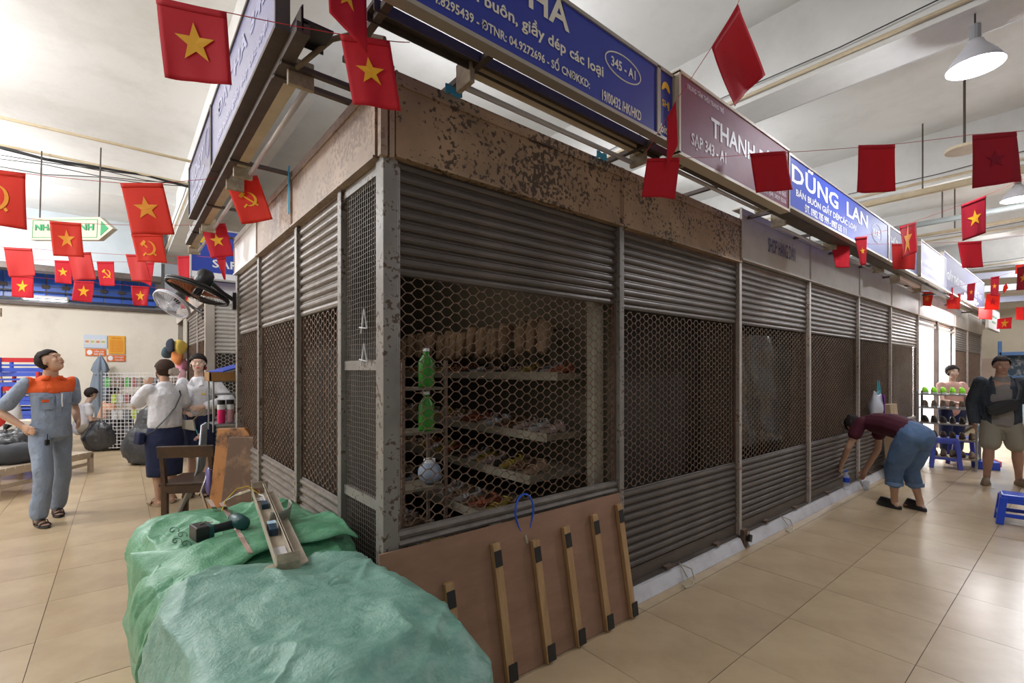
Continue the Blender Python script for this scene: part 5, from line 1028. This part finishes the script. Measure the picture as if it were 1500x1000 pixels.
# metal rack with box at the end post
mr = thing('metal_rack', 'grey hanging metal rack by the end post holding box and bottles', 'rack', (-.03, 3.80, 0))
for z in (.95, 1.25, 1.38): ob('shelf', MB().b2((-.13, -.16, z), (.15, .16, z + .008)), fm, mr)
for x in (-.13, .15):
    for y in (-.16, .16): ob('post', MB().cyl((x, y, .0 if x > 0 else .88), (x, y, 1.42), .008, 6), fm, mr)
wb = thing('wooden_box', 'yellow-brown wooden tray on the hanging metal rack', 'box', (-.03, 3.78, 1.39)); wbm = M('yellow brown wood', (.38, .2, .06), .5, c2=(.25, .12, .04), scale=6)
ob('base', MB().b2((-.16, -.17, 0), (.16, .17, .012)), wbm, wb)
for a, b_ in (((-.17, -.18, 0), (-.15, .18, .09)), ((.15, -.18, 0), (.17, .18, .09)), ((-.17, -.18, 0), (.17, -.16, .09)), ((-.17, .16, 0), (.17, .18, .09))): ob('side', MB().b2(a, b_), wbm, wb, bevel=.004)
fo = thing('folder', 'blue plastic folder lying tilted on the wooden tray', 'folder', (-.01, 3.78, 1.52)); fo.rotation_euler = (0, -.28, .3); ob('cover', MB().box((0, 0, 0), (.26, .30, .012)), M('blue folder', (.03, .08, .55), .3), fo, bevel=.004); ob('papers', MB().box((0, 0, -.015), (.25, .28, .015)), white_let, fo)
pm_ = M('pink drink', (.75, .02, .15), .3)
for x, lb in ((-.08, 'pink bottle with white band on the hanging rack, left one'), (.0, 'pinkish jar beside the pink bottle on the hanging rack')):
    t = thing('jar', lb, 'jar', (x, 3.72, .96)); ob('jar_body', MB().lathe([(.034, 0), (.036, .01), (.036, .13), (.034, .14)], 16), pm_ if x < -.05 else M('pinkish glass', (.5, .25, .28), .2), t, smooth=True); ob('band', MB().cyl((0, 0, .14), (0, 0, .19), .036, 16), M('white band', (.75, .75, .78), .5), t); ob('lid', MB().cyl((0, 0, .19), (0, 0, .235), .035, 16), black, t)
# second stall block beyond the passage
b2 = thing('stall_block', 'farther pale stall block beyond the passage, behind the wall fans', 'stall')
for x, y, wd in ((.0, 5.2, .05), (.36, 5.18, .03), (0, 6.2, .03), (0, 7.6, .03), (0, 9.0, .04)): ob('post', MB().b2((x - wd, y - wd, 0), (x + wd, y + wd, 2.6)), fascg_m, b2)
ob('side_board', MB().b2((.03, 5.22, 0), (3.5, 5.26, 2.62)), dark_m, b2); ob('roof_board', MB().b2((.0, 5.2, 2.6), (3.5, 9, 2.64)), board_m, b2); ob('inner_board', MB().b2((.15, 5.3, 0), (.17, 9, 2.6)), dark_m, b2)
ob('fascia_panel', MB().b2((-.04, 5.16, 2.36), (.4, 5.18, 2.62)), fascw_m, b2); ob('fascia_panel', MB().b2((-.06, 5.16, 2.36), (-.04, 9.0, 2.62)), fascg_m, b2)
shutter('pale shutter with diamond grille beyond the passage, behind the metal rack', .27, 2.36, 1.72, .92, .05, (.06, 5.2, 0), 0, slatw_m, grillew_m, .042, .005)
for y0, y1, lb in ((5.27, 6.15, 'dim shutter on the farther block, nearest the passage'), (6.25, 7.55, 'middle shutter on the farther block behind the women')): shutter(lb, y1 - y0, 2.36, 1.9, 1.0, .05, (-.01, y1, 0), -pi / 2, slatl_m, grilled_m, .05, .005)
# hanging clothes and toys by the second block
hg = thing('hanging_toys', 'yellow, orange and pink plush goods hanging at the farther stall corner', 'toys', (-.22, 6.3, 0))
for i, (dx, dy, z, c, r_) in enumerate([(0, 0, 1.83, (.75, .55, .12), .09), (-.03, .05, 1.68, (.8, .3, .1), .09), (.05, .1, 1.75, (.75, .7, .7), .08), (.03, .1, 1.56, (.7, .3, .4), .09), (-.1, 0, 1.85, (.05, .06, .09), .08), (-.15, .1, 1.75, (.06, .1, .12), .07), (.02, 0, 1.42, (.75, .45, .5), .08)]):
    ob('plush', folds(MB().ball((dx, dy, z), (r_ * .8, r_ * .8, r_ * 1.2)), .03, 14, seed=i), M('plush %d' % i, c, .9), hg, smooth=True)
ob('hook_pole', MB().cyl((.1, .05, 0), (.1, .05, 2.2), .012, 6), brownbar, hg)
# wire grid rack with goods
g0 = at(205, 542, 8.9); GR = thing('wire_grid', 'white wire grid display rack with hanging goods in the back', 'rack', (g0.x, g0.y, 0), rad(-32))
gmb = MB()
for i in range(21): gmb.cyl((-.65 + i * .065, 0, .05), (-.65 + i * .065, 0, 1.45), .0045, 5)
for i in range(22): gmb.cyl((-.65, .006, .06 + i * .066), (.65, .006, .06 + i * .066), .0045, 5)
ob('grid_wires', gmb, M('white wire', (.78, .78, .8), .4), GR, kind='stuff')
for x in (-.65, .65): ob('post', MB().cyl((x, 0, 0), (x, 0, 1.5), .014, 8), fm, GR)
random.seed(3)
gc = [(.03, .03, .035), (.1, .4, .08), (.35, .1, .1), (.5, .5, .5), (.2, .14, .1), (.15, .16, .2), (.45, .55, .05)]
for i in range(42):
    c = random.choice(gc); x = -.58 + (i % 11) * .115; z = 1.36 - (i // 11) * .30
    gt = thing('hanging_goods', 'small packaged goods hanging on the white wire grid', 'goods', GR.matrix_basis @ V((x, .05, z)), rad(-32), 'goods on the wire grid')
    ob('pack', folds(MB().box((0, 0, -.09), (.085, .04, .17)), .012, 20, seed=i), M('goods %d' % gc.index(c), c, .5), gt, bevel=.008); ob('hook', MB().cyl((0, -.04, .005), (0, .02, .0), .004, 5), fm, gt)
um = thing('closed_umbrella', 'closed grey-blue market umbrella standing at the back wall', 'umbrella', at(147, 542, 11.0) * V((1, 1, 0)) if False else (at(147, 542, 11.0).x, at(147, 542, 11.0).y, 0))
def ufold(r, z, a): return V(((r * (1 + .25 * sin(6 * a))) * cos(a), (r * (1 + .25 * sin(6 * a))) * sin(a), z))
um_m = M('grey blue umbrella cloth', (.22, .27, .34), .8)
ob('canopy', MB().rings([[ufold(r, z, 2 * pi * j / 30) for j in range(30)] for r, z in ((.03, 1.82), (.10, 1.66), (.14, 1.5), (.10, 1.44), (.14, 1.2), (.17, .98), (.16, .92), (.09, .6), (.08, .3))]), um_m, um, smooth=True); ob('pole', MB().cyl((0, 0, .0), (0, 0, 1.86), .018, 8), fm, um)
ob('tie', MB().cyl((0, 0, 1.40), (0, 0, 1.45), .12, 20), um_m, um)
# posters on the back wall
def poster(label, px, py, w, h, mat, lines=(), lm=None):
    p = on(px, py, y=12.98); w *= .76; t = thing('poster', label, 'poster', (p.x, 12.975, p.z)); ob('sheet', MB().b2((-w / 2, -.006, -h / 2), (w / 2, .012, h / 2)), mat, t)
    for l_ in lines: text(l_[0], l_[3] * w, l_[4] * h, (-w / 2 + l_[1] * w, -.008, -h / 2 + l_[2] * h), l_[5] if len(l_) > 5 else lm, t, bold=.02)
    return t
S_ = 11.2 / 698
ry = M('red print', (.6, .03, .02), .6); og = M('orange poster', (.85, .40, .02), .5); osr = M('orange red poster', (.75, .16, .02), .5); lb_ = M('pale blue poster', (.60, .68, .80), .5)
po = poster('pale blue notice with a row of small pictures on the back wall', 140, 500, 34 * S_, 19 * S_, lb_)
for i in range(4): ob('picture', MB().b2((-.19 + i * .096, -.009, -.07), (-.105 + i * .096, -.007, .06)), M('notice picture', (.75, .72, .68), .6), po); ob('drawing', MB().b2((-.18 + i * .096, -.011, -.03), (-.12 + i * .096, -.009, .02)), M('drawing %d' % (i % 2), (.7, .3, .15) if i % 2 == 0 else (.5, .55, .2), .6), po)
poster('orange notice sheet on the back wall, right of the pale blue one', 171, 505, 25 * S_, 27 * S_, og, [('NỘI QUY', .2, .82, .6, .09, ry)] + [('quy định an toàn phòng cháy', .1, .7 - i * .085, .8, .05, ry) for i in range(8)])
poster('orange-red sticker with round sign reading CẤM LỬA under the pale blue notice', 140, 516, 29 * S_, 10 * S_, osr, [('CẤM LỬA', .42, .52, .5, .34, white_let), ('NO FIRE', .42, .12, .5, .28, white_let), ('●', .06, .12, .28, .76, white_let)])
poster('orange-red sticker with round sign under the orange notice', 170, 524.5, 28 * S_, 9.5 * S_, osr, [('CẤM HÚT', .42, .52, .5, .34, white_let), ('THUỐC', .42, .12, .5, .28, white_let), ('●', .06, .12, .28, .76, white_let)])
# black rubbish bags
bagm = M('black plastic bag', (.022, .023, .027), .26, bump=1.0, bscale=11, coat=.3)
def sack(label, loc, s, seed, mat=None, lean=(0, 0)):
    t = thing('rubbish_bag', label, 'bag', loc); mb = MB(); rs = []
    for i in range(1, 30):
        ph = -pi / 2 + pi * i / 30; ring = []
        for j in range(44):
            a = 2 * pi * j / 44; q = V((cos(ph) ** .7 * cos(a) * s[0], cos(ph) ** .7 * sin(a) * s[1], sin(ph) * s[2])); n_ = noise.noise(q * 3 + V((seed, 0, 0))) * .16 + max(0, 1 - abs(noise.noise(V((q.x * 7, q.y * 7, q.z * 3)) + V((0, seed, 0)))) * 3) ** 2 * .07 + noise.noise(q * 11) * .03
            q = q + q.normalized() * n_ * max(s); q.z = max(.004, q.z + s[2] * .93); q.x += lean[0] * q.z; q.y += lean[1] * q.z; ring.append(q)
        rs.append(ring)
    mb.rings(rs); ob('bag_body', mb, mat or bagm, t, smooth=True); top = V((lean[0] * s[2] * 1.9, lean[1] * s[2] * 1.9, s[2] * 1.9))
    ob('knot', folds(MB().tube([top - V((0, 0, .06)), top, top + V((.02, .02, .06))], [.05, .02, .05], 10), .01, 20), mat or bagm, t); return t
q = on(206, 684, z=0); sack('large dark grey plastic sack leaning behind the woman in white', (q.x + .05, q.y + .35, 0), (.36, .34, .52), 2, M('dark grey plastic', (.05, .052, .058), .33, bump=1.0, bscale=9), lean=(.3, -.05))
q = on(158, 661, z=0); sack('shiny black rubbish bag on the floor by the wire grid', (q.x, q.y + .3, 0), (.36, .32, .30), 5)
# crates, planks, pallets at far left
blu = M('blue crate plastic', (.06, .12, .62), .35); redp = M('red crate plastic', (.65, .03, .04), .35)
cq = at(38, 542, 8.3)
for i, (ox, rz_, m_) in enumerate([(0, .1, blu), (.03, .0, blu), (-.01, .15, blu), (.02, .05, blu), (.05, .2, blu), (.0, .1, blu), (.03, .3, blu)]):
    t = thing('plastic_crate', ['lowest', 'second', 'third', 'fourth', 'fifth', 'sixth', 'topmost'][i] + (' red' if m_ is redp else ' blue') + ' plastic crate counting from the floor in the stack behind the man', 'crate', (cq.x + ox, cq.y, i * .245), rad(-30) + rz_)
    w_, d_, h_ = .58, .42, .24; ob('base', MB().b2((-w_ / 2, -d_ / 2, 0), (w_ / 2, d_ / 2, .02)), m_, t)
    for z0, z1 in ((.02, .07), (.10, .13), (.17, .24)):
        ob('band', MB().b2((-w_ / 2, -d_ / 2, z0), (w_ / 2, -d_ / 2 + .015, z1)).b2((-w_ / 2, d_ / 2 - .015, z0), (w_ / 2, d_ / 2, z1)).b2((-w_ / 2, -d_ / 2, z0), (-w_ / 2 + .015, d_ / 2, z1)).b2((w_ / 2 - .015, -d_ / 2, z0), (w_ / 2, d_ / 2, z1)), redp if (z0 > .15 and i in (4, 6)) else m_, t)
    for x in (-w_ / 2, w_ / 2):
        for y in (-d_ / 2, d_ / 2): ob('corner', MB().box((x, y, h_ / 2), (.045, .045, h_ + .01)), redp if i in (3, 5) else m_, t, bevel=.006)
for i, (px, y0, z1, c, lb) in enumerate([(8, 700, 1.45, wood, 'pale plank leaning at the far left by the crates'), (20, 690, 1.1, M('greyish plank', (.36, .26, .17), .7, c2=(.25, .17, .1), scale=5), 'wide greyish board leaning beside the pale plank')]):
    q = on(px + 8, 668, z=0); t = tag(ob('plank', MB().bar((q.x + .1, q.y, 0), (q.x - .15, q.y + .1, z1), .14 + .04 * i, .03), c), lb, 'plank')
plw = M('bleached pallet wood', (.55, .46, .36), .75, c2=(.4, .32, .24), scale=5)
def pallet(label, loc, rz, w_, d_, h_, n):
    t = thing('pallet_table', label, 'pallet', loc, rz)
    for i in range(n): ob('plank', MB().b2((-w_ / 2, -d_ / 2 + i * d_ / n, h_ - .03), (w_ / 2, -d_ / 2 + (i + .85) * d_ / n, h_)), plw, t)
    for x in (-w_ / 2, w_ / 2 - .05): ob('bearer', MB().b2((x, -d_ / 2, h_ - .09), (x + .05, d_ / 2, h_ - .03)), plw, t); ob('stretcher', MB().b2((x, -d_ / 2, h_ * .35), (x + .04, d_ / 2, h_ * .35 + .04)), plw, t)
    for x in (-w_ / 2, w_ / 2 - .05):
        for y in (-d_ / 2, d_ / 2 - .05): ob('leg', MB().b2((x, y, 0), (x + .05, y + .05, h_ - .03)), plw, t)
    return t
pa = at(2, 542, 5.75); pallet('low slatted pallet table at the left edge under the dark cloth', (pa.x - .12, pa.y + .1, 0), rad(-40), .9, .65, .36, 6)
pb = at(48, 542, 6.7); pallet('farther slatted pallet table behind the man', (pb.x, pb.y, 0), rad(-40), 1.1, .7, .30, 6)
q = (pa.x - .1, pa.y + .1); dc = thing('folded_cloth', 'dark grey folded cloth heap on the low pallet table', 'cloth', (q[0], q[1], .36)); ob('cloth', bale((0, 0, .11), (.34, .24, .11), .6, .05, 4, 40, 24), M('dark grey cloth', (.06, .065, .075), .8), dc, smooth=True)
q = at(8, 542, 6.6); sack('black shiny bag heap on the pallet at the left edge', (q.x, q.y, .30), (.34, .26, .20), 8); q2 = at(32, 542, 7.0); sack('small dark rubbish bag beside the carton', (q2.x, q2.y, .30), (.2, .18, .18), 12)
ws = thing('white_sack', 'white and red printed sack standing at the left edge', 'sack', (at(4, 542, 7.3).x, at(4, 542, 7.3).y, .30)); ob('sack', bale((0, 0, .38), (.2, .18, .38), .5, .03, 3, 36, 26), white_let, ws, smooth=True); ob('red_print', MB().ball((-.03, -.12, .45), (.12, .08, .14)), ry, ws, smooth=True)
cb_ = M('brown cardboard', (.42, .30, .19), .8, c2=(.36, .25, .15), scale=4)
q = at(44, 542, 6.9); cx_ = thing('carton', 'printed pale carton behind the man, on the pallet table', 'box', (q.x, q.y, .30), rad(-38)); ob('box_body', MB().b2((-.19, -.15, .30), (.19, .15, .48)), M('pale cardboard', (.62, .55, .46), .8), cx_); ob('support_box', MB().b2((-.16, -.14, 0), (.16, .14, .30)), cb_, cx_); text('HÀNG', .2, .06, (-.05, -.151, .37), brownbar, cx_)
q = at(57, 542, 6.3); os_ = thing('framed_card', 'orange framed white card leaning behind the man', 'sign', (q.x, q.y, .30), rad(-40)); ob('card', MB().b2((-.09, -.004, .0), (.09, .004, .26)), white_let, os_)
for a, b_ in (((-.1, 0), (-.085, .27)), ((.085, 0), (.1, .27)), ((-.1, .255), (.1, .27)), ((-.1, 0), (.1, .015))): ob('frame', MB().b2((a[0], -.01, a[1]), (b_[0], .006, b_[1])), orange, os_)
# arrow sign
p = at(50, 320, 6.3); pr = at(170, 345, 6.0)
A = thing('arrow_sign', 'cream hanging direction sign with green arrow in the left hall', 'sign', p); dv = (pr - p); A.rotation_euler.z = math.atan2(dv.y, dv.x); Lh = math.hypot(dv.x, dv.y); hh = .29; zt = -.02
ob('panel', MB().prism([(0, -hh), (Lh * .84, -hh), (Lh, -hh / 2), (Lh * .84, 0), (0, 0)], -.03, .03), M('cream sign face', (.50, .50, .40), .5), A); gr_m = M('green print', (.01, .30, .10), .5)
A.rotation_euler.y = math.atan2(.06, 1)
text('NHÀ VỆ SINH', Lh * .72, .13, (.08, -.036, -.19), gr_m, A, bold=.03); ob('arrow_head', MB().prism([(Lh * .86, -hh * .82), (Lh * .95, -hh / 2), (Lh * .86, -hh * .18)], -.034, -.031), gr_m, A)
for a, b_ in (((.03, -hh + .03), (Lh * .82, -hh + .036)), ((.03, -.036), (Lh * .82, -.03)), ((.03, -hh + .03), (.036, -.03)), ((Lh * .815, -hh + .03), (Lh * .82, -.03))): ob('border_line', MB().b2((a[0], -.033, a[1]), (b_[0], -.031, b_[1])), gr_m, A)
for x in (.1, Lh * .8): ob('chain', MB().cyl((x, 0, 0), (x - .02, 0, 4.24 - p.z + .15), .008, 6), brownbar, A)
wr_ = thing('cable_bundle', 'black cables strung along the left hall ceiling', 'cable')
for i in range(5): ob('cable', MB().tube([(-4.3 + t * .53, 6.95, 4.36 - (.02, .09, .16, .05, .25)[i] * sin(pi * t / 8) + .03 * sin(t * 2.1 + i * 1.9)) for t in range(9)], .006 if i else .02, 5), black, wr_)
ob('conduit', MB().cyl((-4.3, 6.95, 4.38), (0, 6.95, 4.38), .02, 8), cream_metal, wr_); ob('conduit', MB().cyl((-4.3, 5.98, 4.38), (0, 5.98, 4.38), .02, 8), cream_metal, wr_)
bs = at(0, 425, 6.6); sb_ = sign('blue stall sign cut by the left edge with yellow ring', 1.0, .62, (bs.x - .75, bs.y - .55, 2.35), rad(50), blue2_sign, lm=white_let, lines=[('Bán buôn', .5, .2, .4, .07), ('SẠP 212', .5, .08, .4, .06)], ring=(.55, .42, .1, .09))
batten('cream batten under the blue sign at the left edge', 1.0, (bs.x - .72, bs.y - .62, 2.28), rad(50))
for px, py, lb in ((215, 448, 'lit tube on the ledge below the blue louvres'),): 
    batten(lb, .7, (on(35, 437, y=12.92).x, 12.86, 3.06), 0, True, M('white batten', (.85, .85, .85)))
# security camera and conduit
sc_ = thing('security_camera', 'small white security camera under the beam over the left signs', 'camera', (-.09, 5.0, 4.28)); ob('camera_body', MB().box((0, 0, 0), (.06, .14, .06), (.3, 0, .2)), white_let, sc_, bevel=.01); ob('lens', MB().cyl((0, -.07, -.02), (0, -.075, -.022), .02, 12), black, sc_); ob('bracket', MB().cyl((0, .05, .02), (.05, .08, .16), .01, 6), white_let, sc_)
# ------------------------------------------------------------------ right side: shoe shop, rack, stools
shopw = M('bright white shop lining', (.82, .82, .82), .5)
so_ = thing('shop_interior', 'bright white lined shoe shop interior with wall shelves', 'shop')
ob('lining', MB().b2((9.80, 1.6, 0), (13.22, 1.62, 2.6)), shopw, so_); ob('lining', MB().b2((13.2, .05, 0), (13.22, 1.6, 2.6)), shopw, so_); ob('ceiling_board', MB().b2((9.8, .05, 2.56), (13.2, 1.6, 2.58)), shopw, so_)
ob('header', MB().b2((9.8, -.01, 2.30), (13.22, .03, 2.34)), post_m, so_); ob('door_edge', MB().b2((11.34, -.03, 0), (11.46, .03, 2.44)), brownbar, so_)
sg = MB()
for i in range(24): sg.cyl((11.6 + i * .066, 1.55, .3), (11.6 + i * .066, 1.55, 2.4), .003, 4)
for i in range(32): sg.cyl((11.6, 1.55, .3 + i * .066), (13.15, 1.55, .3 + i * .066), .003, 4)
ob('grid_wires', sg, MATS['white wire'], so_, kind='stuff')
lamp('shop_light', 'AREA', (11.2, .8, 2.5), 75, (1, 1, 1), 2.4, (0, 0, 0), .5); lamp('shop_light', 'AREA', (12.6, .8, 2.5), 45, (1, 1, 1), 1.2, (0, 0, 0), .5)
ob('tube_fitting', MB().b2((10.2, .55, 2.53), (12.6, 1.05, 2.56)), MATS['lit tube'], so_)
dkn = M('dark navy trainer', (.03, .05, .09), .6); wso = M('white trainer sole', (.7, .7, .72), .5); neon = M('neon green trainer', (.35, .85, .03), .5); brs = M('brown leather shoe', (.10, .055, .035), .35); blk = M('black leather shoe', (.02, .02, .022), .3); tns = M('tan loafer', (.30, .22, .16), .5); whs = M('white trainer', (.7, .7, .7), .5); gsl = M('brown sole', (.15, .1, .07), .6)
for x0, x1, y0, y1, tag_ in ((9.9, 11.3, .9, 1.15, 0), (11.6, 13.1, .9, 1.15, 1)):
    for j in range(5):
        z = .55 + j * .26; ob('wall_shelf', MB().b2((x0, y0, z), (x1, y1, z + .02)), shopw, so_)
tr = shoe('trainer', 'dark navy trainer with white sole on the wall shelves of the lit shop', dkn, wso, (9.95, 1.02, .57), pi, 'trainers on the shop wall shelves')
for x0, n_ in ((9.98, 7), (11.66, 8)):
    for j in range(5):
        for i in range(n_):
            if (x0, j, i) == (9.98, 0, 0): tr.location = (9.98, 1.02, .572); tr.rotation_euler.z = 2.2; continue
            dup(tr, (x0 + i * .19, 1.02, .572 + j * .26), 2.2)
RK = thing('shoe_rack', 'grey metal shoe rack in front of the lit shop with five tiers', 'rack', (9.07, -.50, 0)); rw_, rd = .34, .17
zs = [.17, .45, .68, .92, 1.13]
for z in zs: ob('shelf', MB().b2((-rd, -rw_, z - .02), (rd, rw_, z)), M('grey rack shelf', (.35, .33, .32), .5) if z > .2 else plw, RK)
for x in (-rd, rd):
    for y in (-rw_, rw_): ob('post', MB().b2((x - .014, y - .014, 0), (x + .014, y + .014, 1.17)), fm, RK)
kinds = [(tns, gsl, 'beige-brown loafer on the lowest tier of the rack', 'shoes on the lowest rack tier'), (brs, gsl, 'brown leather shoe seen heel-on, second rack tier', 'shoes on the second rack tier'), (blk, gsl, 'black or brown dress shoe on the middle rack tier', 'shoes on the middle rack tier'), (tns, wso, 'tan loafer on the fourth rack tier', 'shoes on the fourth rack tier'), (neon, wso, 'neon green trainer on the top rack tier', 'trainers on the top rack tier')]
for j, (m_, s_, lb, g) in enumerate(kinds):
    pr_ = None
    for i in range(6):
        lc = (9.07 - .02, -.50 - .27 + i * .108, zs[j] + .002)
        if pr_ is None: pr_ = shoe('shoe', lb, m_, s_, lc, -pi / 2, g)
        else: dup(pr_, lc, -pi / 2 + random.uniform(-.1, .1))
for i in range(6):
    y = -.50 - .27 + i * .108
    t = dup(pr_, (9.22, y, .69 + .0), -pi / 2) if False else None
def stool(label, loc, rz, w_, h_, mat):
    t = thing('plastic_stool', label, 'stool', loc, rz); tw = w_ * .78
    ob('seat', MB().add([(-tw / 2, -tw / 2, h_), (tw / 2, -tw / 2, h_), (tw / 2, tw / 2, h_), (-tw / 2, tw / 2, h_), (-tw / 2 - .008, -tw / 2 - .008, h_ - .05), (tw / 2 + .008, -tw / 2 - .008, h_ - .05), (tw / 2 + .008, tw / 2 + .008, h_ - .05), (-tw / 2 - .008, tw / 2 + .008, h_ - .05)], [(0, 1, 2, 3), (7, 6, 5, 4), (0, 4, 5, 1), (1, 5, 6, 2), (2, 6, 7, 3), (3, 7, 4, 0)]), mat, t, bevel=.01)
    for sx in (-1, 1):
        for sy in (-1, 1): ob('leg', MB().bar((sx * (w_ / 2 - .015), sy * (w_ / 2 - .015), 0), (sx * (tw / 2 - .012), sy * (tw / 2 - .012), h_ - .03), .055, .055), mat, t, bevel=.006)
    for s_ in (-1, 1):
        zc = h_ * .33; e = (w_ * .66 + tw * .33) / 2; ob('crossbar', MB().bar((-e, s_ * e, zc), (e, s_ * e, zc), .02, .035), mat, t); ob('crossbar', MB().bar((s_ * e, -e, zc), (s_ * e, e, zc), .02, .035), mat, t)
        ob('side_band', MB().b2((-tw / 2, s_ * tw / 2 - .01, h_ - .08), (tw / 2, s_ * tw / 2 + .01, h_ - .03)).b2((s_ * tw / 2 - .01, -tw / 2, h_ - .08), (s_ * tw / 2 + .01, tw / 2, h_ - .03)), mat, t)
    return t
stb = M('bright blue plastic', (.015, .07, .62), .3); stb2 = M('violet blue plastic', (.07, .10, .50), .35)
q = on(1498, 768, z=0); stool('small bright blue plastic stool cut by the right edge', (q.x, q.y + .03, 0), rad(8), .30, .29, stb)
q = on(1385, 684, z=0); stool('tall violet-blue plastic stool behind the bending woman', (q.x, q.y, 0), rad(10), .36, .46, stb2); q = on(1412, 672, z=0); stool('second violet-blue stool under the shoe rack side', (9.55, -.62, 0), rad(-5), .34, .44, stb2)
cr_ = thing('basket', 'blue and red plastic baskets on the floor beside the rack', 'basket', (9.35, -.9, 0), .3); ob('basket_body', MB().b2((-.16, -.12, .0), (.16, .12, .12)), stb, cr_, bevel=.01); ob('red_lid', MB().b2((-.12, -.14, .05), (.14, -.11, .13)), M('orange red plastic', (.8, .08, .03), .4), cr_)
# things at the feet of the bending woman
q = on(1240, 717, z=.088); wbt = M('clear plastic', (.8, .86, .92), .08, alpha=.35); wt = bottle('clear water bottle with blue label standing on the white kerb', wbt, (q.x, q.y, .088), .23, .033, cap=MATS['blue cable'] if 'blue cable' in MATS else white_let); ob('label', MB().cyl((0, 0, .09), (0, 0, .145), .0345, 16), M('blue label', (.01, .06, .55), .4), wt)
q = on(1262, 716, z=0.0); gl = thing('drinking_glass', 'clear drinking glass on the floor against the kerb', 'glass', (q.x, q.y - .05, 0)); ob('glass_body', MB().lathe([(.028, 0), (.037, .11), (.034, .11), (.026, .01)], 20), M('clear glass', (.85, .9, .95), .05, alpha=.4), gl, smooth=True); ob('rim', MB().tube([(.036 * cos(2 * pi * i / 20), .036 * sin(2 * pi * i / 20), .11) for i in range(21)], .002, 5), white_let, gl)
q = on(1303, 690, y=-.12); cbx = thing('cardboard_box', 'tall brown cardboard sheet box leaning on the shutters behind the bending woman', 'box', (7.55, -.16, 0)); cbx.rotation_euler = (-.08, 0, 0); ob('box_body', MB().b2((-.16, -.06, 0), (.22, .05, 1.02)), cb_, cbx, bevel=.004); ob('tape_strip', MB().b2((.02, -.062, 0), (.06, -.06, 1.02)), M('tan tape', (.5, .38, .22), .3), cbx)
q = on(1284, 600, y=-.085); tb = thing('shopping_bag', 'white and purple carrier bag with turquoise handles hanging on the shutters', 'bag', (q.x, q.y, 1.0)); ob('bag_body', folds(MB().grid(16, 12, lambda u, v: V((.15 * cos(2 * pi * u) * (1 - .25 * v + .2 * sin(pi * v)), (.03 + .05 * sin(pi * min(1, v * 1.1))) * sin(2 * pi * u), -.14 + v * .34 + .03 * cos(4 * pi * u) * v))), .02, 9), M('white carrier bag', (.62, .64, .72), .4), tb, smooth=True, solid=.003)
ob('purple_panel', MB().grid(4, 6, lambda u, v: V((.03 + u * .11 - .02 * v, -.082 + .05 * u * u, -.13 + v * .30))), M('purple print', (.25, .03, .35), .5), tb, solid=.004)
for dx in (-.06, .02): ob('handle', MB().tube([(dx - .04, -.03, .18), (dx + .02, -.02, .36), (dx + .06, -.03, .18)], [(.012, .004)] * 3, 6), M('turquoise handle', (.02, .42, .52), .5), tb)
q = on(1450, 545, x=21.6); bm_ = thing('blue_machine', 'blue and grey stall fittings against the far right wall', 'cabinet', (17.9, -.8, 0)); 
for i, (a, b_) in enumerate([((-.0, -.3, .3), (.4, .5, .5)), ((0, -.3, 1.2), (.4, .5, 1.35)), ((0, -.35, .3), (.08, -.27, 2.0)), ((0, .45, .3), (.08, .53, 2.3)), ((0, -.35, 1.9), (.4, .5, 2.0))]): ob('frame_bar', MB().b2(a, b_), M('steel blue paint', (.05, .12, .25), .4), bm_, bevel=.01)
ob('back_panel', MB().b2((.3, -.3, .3), (.34, .5, 2.0)), M('dark teal panel', (.04, .07, .09), .5, c2=(.3, .3, .3), scale=9, lo=.5, hi=.6), bm_)
for i, (x, y, c) in enumerate([(13.9, -.6, (.05, .25, .5)), (15.0, -.75, (.4, .5, .55))]): t = thing('heap', ['blue bundle of goods on the floor beyond the shop girl', 'pale bundle of goods at the far end of the row'][i], 'bundle', (x, y, 0)); ob('bundle', bale((0, 0, .5), (.3, .3, .5), .6, .05, i, 36, 24), M('bundle %d' % i, c, .5), t, smooth=True); ob('cord', MB().tube([(.31 * cos(2 * pi * k / 16), .31 * sin(2 * pi * k / 16), .5) for k in range(17)], .012, 5), black, t)
